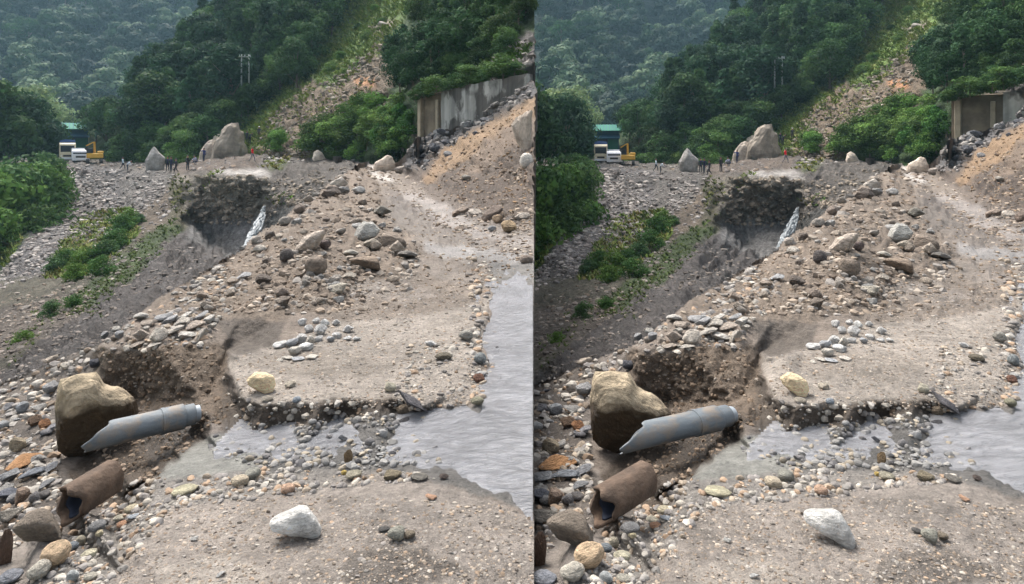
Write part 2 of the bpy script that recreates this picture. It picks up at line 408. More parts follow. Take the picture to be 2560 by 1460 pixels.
# --- near ground: road, stream, gully, rubble heap, debris fan and bank at the right
Z, Yk = 'z', 'y'
near_ctrl = [
 (-150,1800,Z,-.1),(330,1800,Z,0),(800,1800,Z,0),(1400,1800,Z,0),(-150,1500,Z,-.12),
 (60,1460,Z,-.03),(330,1460,Z,0),(800,1460,Z,0),(1400,1460,Z,0),(600,1300,Z,-0.04),(1000,1300,Z,.0),(1400,1300,Z,-.03),
 (100,1345,Z,-.05),(230,1300,Z,-.03),(330,1215,Z,-0.1),(400,1190,Z,-0.15),(520,1093,Z,-0.17),(560,1075,Z,-0.18),(640,1172,Z,-0.13),(880,1180,Z,-0.1),(1000,1176,Z,-0.08),(1130,1190,Z,-0.055),(1250,1250,Z,-.03),
 # gully
 (384,1192,Z,-0.3),(432,1152,Z,-0.33),(450,1150,Z,-0.16),(508,1092,Z,-0.32),
 (70,1330,Z,-.38),(170,1305,Z,-.36),(250,1285,Z,-0.36),(300,1245,Z,-0.36),(-150,1330,Z,-.6),(0,1250,Z,-.5),(140,1220,Z,-.45),
 (300,1185,Z,-0.42),(380,1160,Z,-0.36),(470,1085,Z,-0.3),(430,1110,Z,-0.38),(330,1120,Z,-0.5),(230,1150,Z,-0.6),(100,1150,Z,-.55),(0,1150,Z,-.62),(-150,1150,Z,-.75),
 (300,1040,Z,-0.5),(420,1050,Z,-0.38),(500,1035,Z,-0.2),(535,1040,Z,-0.17),(250,960,Z,-.35),(150,1000,Z,-.6),(0,1050,Z,-.75),(-150,1050,Z,-.95),
 (0,962,Z,-.95),(-150,1000,Z,-1.2),(140,905,Z,-.55),(235,868,Z,-.25),
 (270,868,Z,-.06),(300,850,Z,-.02),(400,865,Z,.0),(520,850,Z,.0),(340,880,Z,-.08),(420,890,Z,-.06),(520,880,Z,-.05),(550,870,Z,-.06),
 (330,1000,Z,-0.5),(430,1000,Z,-0.38),(500,1000,Z,-0.25),(555,930,Z,-0.15),(545,1000,Z,-0.18),
 (330,805,Z,.03),(400,745,Z,.05),(480,790,Z,.03),(540,785,Z,.02),
 # hollow and block
 (565,875,Z,-.16),(620,845,Z,-.14),(680,872,Z,-.04),(600,800,Z,-.02),(690,800,Z,.0),(640,868,Z,-.12),
 (585,890,Z,.0),(640,880,Z,.01),(580,905,Z,-.06),(560,960,Z,-0.2),(592,960,Z,.0),(610,995,Z,-.0),(590,1010,Z,-0.17),(560,1040,Z,-0.2),(655,1014,Z,-.01),(735,998,Z,.0),(800,1016,Z,-.01),(870,1000,Z,.0),(945,1008,Z,-.01),(1000,995,Z,-.01),(1060,1015,Z,-.02),(1200,1000,Z,-.03),
 (620,1060,Z,-0.18),(720,1065,Z,-0.17),(850,1045,Z,-0.145),(1000,1035,Z,-0.12),(1080,1030,Z,-0.11),(1220,1005,Z,-.1),(740,1130,Z,-0.155),(560,1130,Z,-0.165),(1000,1110,Z,-0.12),(1300,1000,Z,-.1),(1300,1200,Z,-.1),(1100,1165,Z,-0.085),(1180,1180,Z,-.1),(1200,1100,Z,-.1),(1130,1040,Z,-.1),(1225,1225,Z,-.07),(1180,1205,Z,-.06),(1130,1178,Z,-.07),(1330,1270,Z,-.08),(940,1160,Z,-0.105),(800,1160,Z,-0.13),(700,1150,Z,-0.15),(640,1150,Z,-0.148),(570,1150,Z,-0.15),(630,1085,Z,-0.17),(1192,955,Z,-.06),(1226,905,Z,-.05),(1200,850,Z,-.06),(1228,790,Z,-.045),(1196,740,Z,-.055),(1240,690,Z,-.045),(1290,665,Z,-.045),
 (800,900,Z,.0),(1000,900,Z,.0),(1180,900,Z,-.02),(1120,985,Z,-.02),(1165,940,Z,-.02),(1120,1012,Z,-.05),(1165,1005,Z,-.06),(1150,880,Z,-.01),(1235,900,Z,-.1),(1400,900,Z,-.1),(1205,800,Z,-.01),(1240,800,Z,-.09),(1400,800,Z,-.09),(1200,690,Z,-.01),(1230,700,Z,-.07),(1400,650,Z,-.02),(1335,640,Z,.0),
 (1000,780,Z,.0),(800,790,Z,.0),(1000,700,Z,.0),(1120,600,Z,.0),(1250,620,Z,.0),
 # rubble heap
 (500,690,Z,.08),(560,650,Z,.1),(600,632,Z,.2),(640,590,Z,.35),(700,555,Z,.48),(740,520,Yk,13),(800,480,Yk,16),(840,450,Yk,20),(880,425,Yk,34),
 (560,740,Z,.04),(700,720,Z,.12),(775,640,Z,.33),(775,570,Z,.42),(850,600,Z,.32),(900,640,Z,.18),(900,560,Z,.3),(940,490,Z,.3),(850,520,Z,.42),(980,620,Z,.16),(900,720,Z,.02),
 # road beyond
 (1050,520,Z,.0),(980,460,Z,.0),(900,414,Yk,58),(930,425,Z,.05),(1000,432,Yk,46),
 # debris slope at the right
 (1400,590,Z,.12),(1335,590,Z,.1),(1180,525,Z,.08),(1050,450,Z,.1),(1400,480,Yk,15),(1335,480,Yk,16.2),(1250,450,Yk,22),(1150,420,Yk,31),(1200,380,Yk,30),(1335,340,Yk,24),(1400,330,Yk,21),
 (1060,400,Yk,41),(1040,350,Yk,45),(1150,325,Yk,42.5),(1230,290,Yk,40.2),(1290,245,Yk,38.5),(1335,200,Yk,36.5),(1400,180,Yk,35),(1000,420,Yk,48),(1020,395,Yk,46.5)]
near_poly = [(-450,1800),(1750,1800),(1750,170),(1335,196),(1290,238),(1230,285),(1150,318),(1040,345),(1015,385),(985,412),(935,412),(898,410),(878,422),(838,447),(798,477),(738,517),(698,552),(638,587),(598,628),(558,648),(498,688),(438,722),(398,742),(345,785),(325,803),(268,850),(233,866),(138,903),(0,960),(-450,998)]
near_paint = [
 ([(-200,1850),(-200,1100),(330,1215),(400,1190),(640,1180),(1000,1180),(1200,1240),(1400,1320),(1400,1850)], (163,149,135)),
 ([(230,1300),(330,1200),(640,1170),(1000,1172),(760,1230),(420,1260),(330,1380),(220,1480),(60,1480)], (150,141,130), 3.0),
 ([(560,890),(700,860),(900,780),(1220,640),(1200,1000),(1060,1020),(700,1010),(600,1000)], (170,156,140), 1.0),
 ([(640,600),(900,400),(1000,430),(1400,560),(1400,700),(1000,800),(800,800),(900,600)], (140,124,108), 5.0),
 ([(560,900),(590,1000),(700,1010),(860,1000),(1000,1000),(1080,1030),(860,1050),(700,1075),(560,1080),(540,1000)], (104,90,76), 5.0, 4, 1.5708),
 ([(240,880),(540,860),(570,900),(545,1050),(420,1120),(300,1130),(200,1060)], (126,106,86), 6, 5, 2.0),
 ([(300,1060),(560,1040),(500,1100),(400,1195),(300,1300),(150,1330),(160,1180)], (100,84,68), 6, 6, 2.3),
 ([(545,780),(700,780),(700,860),(640,885),(570,890)], (112,100,88), 4.0),
 ([(400,1190),(520,1085),(700,1070),(1000,1035),(1230,1000),(1230,640),(1400,640),(1400,1310),(1250,1250),(1000,1178),(640,1172)], (128,122,114), 2.6),
 ([(390,1195),(520,1085),(650,1100),(660,1170)], (168,165,152), 1.0),
 ([(-200,1000),(0,950),(240,860),(250,960),(140,1000),(150,1180),(300,1300),(90,1340),(-200,1450)], (118,106,95), 3.5),
 ([(440,720),(600,625),(740,515),(880,415),(960,440),(950,520),(1060,640),(1000,700),(700,800),(400,800),(330,800)], (140,121,102), 6.0),
 ([(1000,430),(1060,345),(1340,190),(1450,150),(1450,600),(1180,525)], (104,88,75), 7.0, 7, -0.7),
 ([(1000,420),(1040,345),(1150,318),(1340,195),(1340,225),(1200,310),(1100,370),(1040,420)], (98,95,95), 4.0),
 ([(1035,465),(1110,385),(1215,315),(1345,225),(1345,300),(1250,345),(1150,410),(1060,470)], (158, 124, 88), 5, 6, -0.7),
 ([(1240,330),(1340,280),(1340,330),(1200,420),(1130,450)], (132, 110, 90), 5, 5, -0.7),
]
near_paint += [([(960,470),(1010,480),(1100,540),(1180,590),(1160,600),(1080,555),(990,510)], (128, 112, 98), 5),
 ([(1000,440),(1060,455),(1180,510),(1280,560),(1240,565),(1120,520)], (120, 104, 90), 6),
 ([(905,415),(930,418),(985,450),(960,455)], (206, 196, 184), 1.0),
 ([(980,470),(1100,500),(1240,585),(1340,600),(1340,625),(1200,600),(1080,540)], (166, 152, 140), 3),
 ([(1060,600),(1200,620),(1335,640),(1335,660),(1180,650),(1060,625)], (168, 160, 152), 2.5),
 ([(1000,640),(1110,650),(1200,690),(1190,720),(1080,690)], (146, 132, 118), 4),
 ([(840,700),(980,690),(1100,740),(1010,760),(880,740)], (150, 136, 122), 4),
 ([(620,905),(760,870),(900,880),(1000,920),(900,950),(720,940)], (158, 144, 128), 2.5),
 ([(380,1420),(560,1380),(700,1440),(620,1480),(400,1480)], (176, 162, 146), 1.5),
 ([(860,1380),(1060,1370),(1180,1430),(1000,1470),(860,1450)], (132, 120, 108), 3.5),
 ([(820,1250),(980,1230),(1120,1290),(1000,1330),(860,1300)], (148, 136, 124), 3)]
near_wet = [([(300,1000),(560,1060),(1230,1010),(1400,640),(1400,1300),(1250,1245),(1000,1172),(400,1200)], 0.7),
            ([(950,470),(1400,570),(1400,690),(1150,660),(1000,560)], 0.5)]
near_ctrl = [tuple(c) for c in near_ctrl]
NEAR = Layer('near_ground', near_ctrl, near_poly, (150, 132, 115), near_paint, 2.4, 20.0, M_near, wetpaint=near_wet, soil_sat=.72, gain=.66)

# --- valley slope with the washed out cliff, the scree and the far piece of road
mid_ctrl = [
 (-150,400,Yk,120),(100,395,Yk,115),(150,392,Yk,112),(250,395,Yk,108),(340,402,Yk,100),(440,405,Yk,90),(520,395,Yk,84),(640,385,Yk,82),(735,385,Yk,76),(920,395,Yk,72),
 (-150,440,Yk,95),(150,407,Yk,93),(250,411,Yk,90),(330,424,Yk,80),(440,432,Yk,68),(482,428,Yk,66),(530,416,Yk,68),(640,412,Yk,68),(735,404,Yk,61),(870,411,Yk,58),(920,411,Yk,57),
 (160,520,Yk,74),(0,560,Yk,66),(-150,600,Yk,64),(250,560,Yk,62),(0,690,Yk,48),(-150,720,Yk,48),(120,690,Yk,41),(330,560,Yk,55),(430,480,Yk,60),(430,560,Yk,50),(330,690,Yk,31),(230,690,Yk,35),
 (0,780,Yk,27),(-150,800,Yk,27),(200,780,Yk,21.5),(0,860,Yk,17),(0,975,Yk,11.5),(-150,1020,Yk,11),(330,820,Yk,14.5),(200,900,Yk,11),(100,940,Yk,11),(470,640,Yk,40),(560,645,Yk,43),(520,700,Yk,28),(450,770,Yk,18),(540,760,Yk,20),
 (400,620,Yk,42),(650,660,Yk,41),(760,620,Yk,36),(900,560,Yk,36),(640,800,Yk,18),
 # cliff
 (440,455,Yk,63.5),(470,448,Yk,62),(500,438,Yk,59),(530,437,Yk,57),(560,440,Yk,55.5),(610,445,Yk,54.5),(660,447,Yk,54),(690,450,Yk,53.5),
 (500,452,Yk,58.5),(540,452,Yk,56.5),(600,456,Yk,54.6),(660,460,Yk,54),(520,540,Yk,58.5),(600,545,Yk,56.5),(650,550,Yk,55),
 (490,565,Yk,58.5),(520,605,Yk,57),(560,632,Yk,54),(615,645,Yk,51),(470,520,Yk,57.5),(430,530,Yk,55),
 (580,424,Yk,58),(650,424,Yk,58),
 (700,480,Yk,52),(690,540,Yk,50.5),(720,520,Yk,49),(700,600,Yk,47),(800,450,Yk,51.5),(860,440,Yk,50),(850,500,Yk,46)]
mid_poly = [(-450,398),(150,395),(340,405),(440,405),(520,396),(640,386),(735,386),(920,396),(925,470),(900,560),(760,640),(660,700),(640,800),(480,820),(330,870),(200,930),(0,1010),(-450,1040)]
mid_paint = [
 ([(-200,430),(150,410),(150,460),(110,560),(0,700),(-200,760)], (70, 92, 48), 3),
 ([(150,402),(330,425),(440,430),(450,500),(330,560),(250,620),(100,690),(0,700),(90,560),(140,470)], (128, 121, 118), 3.5),
 ([(175,425),(330,432),(420,438),(400,470),(260,450),(220,500),(180,480)], (110, 103, 98), 3),
 ([(300,430),(440,432),(440,520),(340,590),(300,520)], (126, 118, 110), 3),
 ([(350,520),(440,450),(440,520),(420,600),(330,640)], (130, 112, 92), 3),
 ([(200,540),(330,520),(350,580),(300,640),(200,700),(110,700),(150,620)], (108, 104, 72), 4),
 ([(-200,800),(0,690),(200,690),(330,690),(420,600),(400,700),(200,800),(0,930),(-200,1000)], (116, 108, 88), 5),
 ([(300,640),(360,590),(460,530),(480,560),(400,620),(250,790),(130,800)], (86, 104, 52), 4),
 ([(330,690),(420,600),(480,560),(620,640),(560,720),(330,880),(0,1030),(-200,1060),(-200,960),(0,935),(170,800)], (112, 104, 99), 6, 11, -0.62),
 ([(-160,830),(0,770),(190,740),(200,790),(60,870),(-160,960)], (122, 108, 94), 4),
 ([(425,440),(470,440),(500,520),(480,570),(420,560)], (112, 104, 78), 5, 4, 1.7),
 ([(440,436),(690,440),(700,520),(660,555),(470,560)], (156, 144, 126), 8, 4, 1.5708),
 ([(470,545),(670,540),(650,650),(560,640),(470,600)], (142, 138, 134), 3, 6, 1.5708),
 ([(540,436),(530,418),(600,404),(640,410),(665,430),(680,440)], (205, 195, 185), .6),
 ([(680,440),(730,404),(900,411),(900,500),(700,610),(650,560)], (124, 114, 104), 6, 4, 1.9),
 ([(690,520),(740,510),(700,600),(650,600)], (95, 92, 86), 2.5),
 ([(660,405),(720,395),(700,425),(670,428)], (105, 112, 65), 3),
 ([(-200,380),(440,380),(440,432),(330,426),(250,412),(140,408),(-200,420)], (122, 112, 100), 2),
 ([(440,380),(660,370),(640,414),(440,434)], (128, 110, 94), 3),
]
MID = Layer('valley_slope', mid_ctrl, mid_poly, (118, 108, 98), mid_paint, 3.0, 16.0, M_mid, warp=7)

# --- hillside behind
hill_ctrl = [
 (-150,470,Yk,135),(150,440,Yk,116),(440,430,Yk,86),(640,425,Yk,78),(760,430,Yk,68),(900,430,Yk,63),(1040,420,Yk,52),(1400,420,Yk,41),
 (150,395,Yk,122),(440,390,Yk,90),(640,375,Yk,82),(740,380,Yk,70),(900,400,Yk,64),(1040,345,Yk,50),(1040,245,Yk,49.5),(1150,236,Yk,46.5),(1290,175,Yk,41),(1335,150,Yk,39.5),(1400,140,Yk,38),
 (250,300,Yk,130),(450,130,Yk,150),(560,0,Yk,165),(690,-140,Yk,185),(700,240,Yk,100),(850,130,Yk,105),(960,0,Yk,115),(1000,-140,Yk,125),(960,220,Yk,66),(1100,140,Yk,60),(1200,50,Yk,60),(1335,60,Yk,48),(1335,-140,Yk,72),(1400,-140,Yk,70),(1150,-140,Yk,90),(600,320,Yk,95)]
hill_poly = [(-450,470),(-450,430),(150,392),(250,300),(450,130),(560,0),(690,-130),(1750,-130),(1750,430),(-450,470)]
hill_paint = [
 ([(480,420),(560,340),(720,180),(940,-60),(1060,-60),(985,180),(960,260),(900,330),(760,410),(640,430)], (92, 112, 54), 4),
 ([(620,430),(650,350),(690,270),(750,215),(840,205),(900,150),(985,90),(1000,180),(970,270),(900,300),(760,400),(700,430)], (110, 96, 80), 7, 6, -0.75),
 ([(960,45),(1000,30),(1010,70),(930,110),(900,100)], (125, 115, 98), 3),
 ([(900,205),(960,205),(960,235),(890,240)], (160, 118, 84), 3),
 ([(1140,240),(1190,190),(1260,120),(1340,85),(1420,60),(1420,240),(1290,185),(1200,215)], (92, 87, 84), 5),
 ([(1300,110),(1345,90),(1345,150),(1290,150)], (84, 68, 58), 4),
 ([(1040,430),(1040,200),(1420,140),(1420,430)], (92, 84, 72), 4),
 ([(1140,240),(1190,190),(1260,120),(1340,85),(1420,60),(1420,180),(1290,185),(1200,215)], (92, 87, 84), 5),
]
HILL = Layer('hillside', hill_ctrl, hill_poly, (58, 76, 42), hill_paint, 5.0, 22.0, M_far, warp=26, soil_sat=1.0, gain=.9)

# --- far wooded mountain across the valley
mtn_ctrl = [(-150,430,Yk,230),(100,400,Yk,235),(300,380,Yk,250),(700,380,Yk,300),(-150,300,Yk,270),(150,250,Yk,300),(500,200,Yk,350),(-150,100,Yk,340),(200,60,Yk,390),(-150,-110,Yk,420),(300,-120,Yk,470),(520,40,Yk,430),(700,-60,Yk,560),(800,200,Yk,380)]
mtn_poly = [(-450,430),(-450,-110),(380,-110),(470,-10),(560,-20),(700,-60),(800,100),(800,380),(300,400)]
MTN = Layer('mountain', mtn_ctrl, mtn_poly, (34, 54, 40), [], 10, 40, M_far)
for L in (NEAR, MID, HILL, MTN): L.build()

# valley floor under everything
gm = ground_mat('valley_soil', (0.02, 0.1), 0.3, 1.0, 0.3)
gv = [(-3000, -1500, -45), (3000, -1500, -45), (3000, 4000, -45), (-3000, 4000, -45)]
tag(link('ground', mesh_np('ground', gv, [[0, 1, 2, 3]], gm, False, np.tile(lin((70, 84, 52)), (4, 1)), np.zeros(4))), kind='structure')

# ------------------------------------------------------------------ water
def water_sheet(name, poly, z, mat, right, step=7):
    if right: poly = [(1740 if a == 1335 else a, b) for a, b in poly]
    y0, y1 = poly_min(poly, 1), poly_max(poly, 1); x0, x1 = poly_min(poly, 0), poly_max(poly, 0)
    gx = np.append(np.arange(x0, x1, step), x1); gy = np.arange(y0, y1 + step, step)
    X, Yp = np.meshgrid(gx, gy)
    zz = z - .098 * np.clip((1230 - X) / 560, 0, 1)          # it falls gently towards the gully
    Y = F * (EYE - zz) / (Yp - HY)
    V = np.stack([(X - 1280) / F * Y, Y, zz], -1)
    keep = in_poly(X[:-1, :-1] + .5 * step, Yp[:-1, :-1] + .5 * step, poly)
    if right: V[..., 0] += KX * Y; V[..., 2] += KZ * Y
    I = np.arange(X.size).reshape(X.shape)
    q = np.stack([I[:-1, :-1], I[1:, :-1], I[1:, 1:], I[:-1, 1:]], -1)[keep]
    used = np.unique(q); rm = np.full(X.size, -1); rm[used] = np.arange(len(used))
    tag(link(name, mesh_np(name, V.reshape(-1, 3)[used], rm[q], mat)), kind='structure')
stream_poly = [(520,1200),(540,1110),(600,1050),(1000,1000),(1120,970),(1120,640),(1335,628),(1335,1330),(1235,1310),(1120,1260),(1000,1230),(640,1215)]
puddle_poly = [(1120,560),(1210,580),(1335,650),(1335,690),(1220,670)]
for r in (0, 1):
    water_sheet('stream_water', stream_poly, -0.055, M_water, r)

# ------------------------------------------------------------------ rocks
def ico(sub):
    bm = bmesh.new(); bmesh.ops.create_icosphere(bm, subdivisions=sub, radius=1.0)
    V = np.array([v.co[:] for v in bm.verts]); Fc = np.array([[v.index for v in f.verts] for f in bm.faces]); bm.free()
    return V, Fc
ICO = {k: ico(k) for k in (1, 2, 3, 4)}

def rock_shape(seed, sub, nplanes=14, dmin=.55, dmax=.95, rough=.05, squash=(1, 1, 1)):
    rg = np.random.default_rng(seed); V, Fc = ICO[sub]
    n = rg.normal(size=(nplanes, 3)); n /= np.linalg.norm(n, axis=1, keepdims=True)
    d = rg.uniform(dmin, dmax, nplanes)
    t = V @ n.T
    r = np.where(t > 1e-3, d / np.maximum(t, 1e-3), 9).min(1); r = np.minimum(r, 1.15)
    P = V * r[:, None] * (1 + rough * fbm(V * 2.5, seed, 3))[:, None]
    lo, hi = P.min(0), P.max(0)
    return (P - (lo + hi) / 2) / (hi - lo) * 2, Fc

def rock_meshes(kind, n, sub, seed0):
    out = []
    for k in range(n):
        if kind == 'angular': V, Fc = rock_shape(seed0 + k, sub, 13, .5, .95, .04)
        elif kind == 'slab': V, Fc = rock_shape(seed0 + k, sub, 9, .35, .9, .05)
        else: V, Fc = rock_shape(seed0 + k, sub, 7, .84, 1.1, .07)
        out.append(mesh_np(kind + '_rock', V, Fc, M_rock, kind == 'round' or sub >= 4))
    return out
ROCKS = {k: rock_meshes(k, 9, 3, s) for k, s in (('angular', 100), ('slab', 200), ('round', 300))}
BIGROCKS = {k: rock_meshes(k, 6, 4, s) for k, s in (('angular', 500), ('slab', 600), ('round', 700))}
for k in ('angular', 'slab'):
    for me in BIGROCKS[k]:
        pass
RND = random.Random(7)

def rock(layer, px, py, w, h, rgb, label, kind='angular', tilt=0.0, name='rock', group=None, big=False, cat=None, yaw=None, mesh=None, lift=0.0, albedo=1.12, thick=None):
    g, nrm, _ = layer.at(px, py + h * 0.34)
    Y = g[1] - 0.05 * w * g[1] / F
    s = Y / F; ta = max((py - HY) / F, 0.02)
    az = math.atan2((px - 1280) / F, 1.0)
    sx = w / 2 * s; sy = 0.8 * sx if thick is None else thick * sx
    hh = h / 2 * s
    sy = min(sy, 0.85 * hh / ta); sz = math.sqrt(max(hh ** 2 - (sy * ta) ** 2, (0.45 * hh) ** 2))
    me = mesh if mesh is not None else RND.choice((BIGROCKS if big else ROCKS)[kind])
    o = link(name, me)
    o.location = pt(px, py + lift, Y)
    yw = RND.choice((0, math.pi)) if yaw is None else yaw
    sx *= math.cos(az)
    o.rotation_euler = (Matrix.Rotation(-az, 3, 'Z') @ Matrix.Rotation(-tilt, 3, 'Y') @ Matrix.Rotation(yw, 3, 'Z')).to_euler()
    o.scale = (sx, sy, sz)
    m_ = sum(rgb) / 3; c = lin(tuple(m_ + (v - m_) * .85 for v in rgb)); o.color = (c[0] * albedo, c[1] * albedo, c[2] * albedo, 1)
    if callable(label): label = label(px, py, rgb, kind)
    twin(o, label, cat or name, group, px, narrow=True)
    return o

def outline_mesh(pts, seed, rough=.04, facets=9, flat=.72, cut=None):
    P = np.array(pts, float); lo, hi = P.min(0), P.max(0)
    Q = (P - (lo + hi) / 2) / (hi - lo) * 2; Q[:, 1] *= -1
    V, Fc = ICO[4]; rg = np.random.default_rng(seed)
    n = rg.normal(size=(facets, 3)); n[:, 1] = -np.abs(n[:, 1]) - .3; n /= np.linalg.norm(n, axis=1, keepdims=True); d = rg.uniform(flat, .97, facets)
    if cut: n = np.vstack([n, np.array(cut[0]) / np.linalg.norm(cut[0])]); d = np.append(d, cut[1])
    t = V @ n.T; r = np.minimum(np.where(t > 1e-3, d / np.maximum(t, 1e-3), 9).min(1), 1)
    U0 = V; V = V * r[:, None]; V[:, [0, 2]] = U0[:, [0, 2]] * np.minimum(1, r / .8)[:, None]; rho = np.hypot(V[:, 0], V[:, 2]); th = np.arctan2(V[:, 2], V[:, 0])
    R = np.full(len(V), .2)
    for (x0, z0), (x1, z1) in zip(Q, np.roll(Q, -1, 0)):
        dx, dz = x1 - x0, z1 - z0; den = np.cos(th) * dz - np.sin(th) * dx; den = np.where(abs(den) < 1e-9, 1e-9, den)
        rr = (x0 * dz - z0 * dx) / den; u = (x0 * np.sin(th) - z0 * np.cos(th)) / den
        R = np.where((rr > 0) & (u >= -1e-6) & (u <= 1 + 1e-6), np.maximum(R, rr), R)
    f = rho ** .6
    W = np.stack([np.cos(th) * R * f, V[:, 1] * (1 - .15 * np.abs(V[:, 2])), np.sin(th) * R * f], -1)
    W *= (1 + rough * fbm(W * 2.6, seed, 5, .6))[:, None]
    return mesh_np('outline_rock', W, Fc, M_rock, facets < 8), (lo + hi) / 2, hi - lo
def orock(layer, pts, rgb, label, name='rock', seed=1, rough=.05, thick=.75, facets=16, albedo=1.12, flat=.6, cut=None):
    me, c, d = outline_mesh(pts, seed, rough, facets, flat, cut)
    return rock(layer, c[0], c[1], d[0], d[1], rgb, label, 'outline', 0, name, mesh=me, yaw=0, thick=thick, albedo=albedo)
D2R = math.pi / 180
def wet_rock():  # dark lower part: wet mud plus the front's shade put into the colour
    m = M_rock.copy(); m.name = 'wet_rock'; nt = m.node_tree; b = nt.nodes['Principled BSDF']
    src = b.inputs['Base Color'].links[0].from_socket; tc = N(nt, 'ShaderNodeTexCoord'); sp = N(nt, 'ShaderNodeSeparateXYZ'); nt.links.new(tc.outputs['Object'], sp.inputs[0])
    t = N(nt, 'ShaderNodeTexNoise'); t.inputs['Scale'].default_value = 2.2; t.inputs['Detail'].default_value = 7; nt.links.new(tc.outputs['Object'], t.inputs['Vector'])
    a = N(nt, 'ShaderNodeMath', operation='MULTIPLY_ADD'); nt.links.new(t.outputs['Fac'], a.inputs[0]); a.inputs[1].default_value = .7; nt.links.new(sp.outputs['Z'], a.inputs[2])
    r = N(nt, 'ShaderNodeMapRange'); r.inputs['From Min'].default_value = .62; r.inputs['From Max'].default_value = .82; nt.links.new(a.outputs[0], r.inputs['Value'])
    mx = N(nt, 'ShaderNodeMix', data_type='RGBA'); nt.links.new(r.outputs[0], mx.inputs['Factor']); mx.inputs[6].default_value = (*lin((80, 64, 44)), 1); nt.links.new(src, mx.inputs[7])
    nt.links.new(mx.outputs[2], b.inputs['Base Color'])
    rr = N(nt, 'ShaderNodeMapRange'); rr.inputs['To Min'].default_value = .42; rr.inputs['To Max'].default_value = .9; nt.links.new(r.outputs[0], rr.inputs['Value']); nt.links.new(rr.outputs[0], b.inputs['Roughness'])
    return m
# far boulders
orock(HILL, [(528,408),(531,374),(541,348),(549,342),(552,327),(566,312),(580,304),(595,309),(601,324),(608,330),(611,354),(619,380),(612,414),(560,422)], (136,124,109), 'huge brown boulder with pale domed top above the far road, {h}', 'boulder', 31, .09, .8, 18)
orock(HILL, [(495,402),(503,374),(516,356),(532,346),(548,362),(550,392),(544,420),(505,419)], (164,150,134), 'pale slanting boulder leaning on the huge brown boulder, {h}', 'boulder', 45, .07, .7)
orock(HILL, [(526,362),(534,342),(548,334),(562,342),(560,362),(545,370)], (198,180,160), 'pale block wedged above the slanting boulder, {h}', 'rock', 46, .05, .7)
rock(HILL, 608, 418, 40, 20, (150,134,118), 'brown rock at the foot of the huge brown boulder, {h}', 'angular')
orock(MID, [(366,433),(363,402),(372,384),(385,366),(398,381),(414,394),(411,433),(390,436)], (150,145,138), 'pointed grey boulder standing upright at the edge of the far road, {h}', 'boulder', 32, .05)
rock(HILL, 430, 388, 18, 26, (205, 200, 195), 'small whitish rock behind the pointed boulder, {h}', 'angular', 0.2, 'rock')
rock(HILL, 455, 370, 30, 26, (200, 190, 178), 'pale rock on the bank above the whitish rock and pointed boulder, {h}', 'angular', -0.5, 'rock')
orock(NEAR, [(931,426),(937,406),(954,397),(967,387),(980,390),(989,410),(991,426),(980,435),(948,436)], (190,172,152), 'big pale boulder with peaked top on the road crest, {h}', 'boulder', 33, .05)
orock(MID, [(781,397),(785,380),(794,374),(805,381),(816,400),(800,405),(785,405)], (206,190,170), 'pale boulder on the edge of the road below the shrubs, {h}', 'boulder', 34)
rock(NEAR, 1002, 426, 32, 22, (150, 138, 126), 'grey brown rock beside the big peaked boulder on the road crest, {h}', 'angular', .1, 'rock')
orock(NEAR, [(1276,312),(1290,292),(1312,280),(1331,274),(1332,404),(1316,396),(1290,352)], (182,164,146), 'large beige rock face sticking out of the ochre debris slope, {h}', 'boulder', 35, .08, .5)
rock(NEAR, 1316, 403, 34, 42, (212, 202, 188), 'whitish boulder below the beige rock face on the ochre slope, {h}', 'round', 0, 'boulder')
rock(NEAR, 1166, 443, 26, 14, (175, 165, 150), 'lone pale stone on the brown part of the debris slope, {h}', 'angular', 0, 'rock')
rock(HILL, 958, 60, 28, 14, (150, 140, 128), 'flat grey rock high on the grassy hillside, {h}', 'slab', 0.1, 'rock')
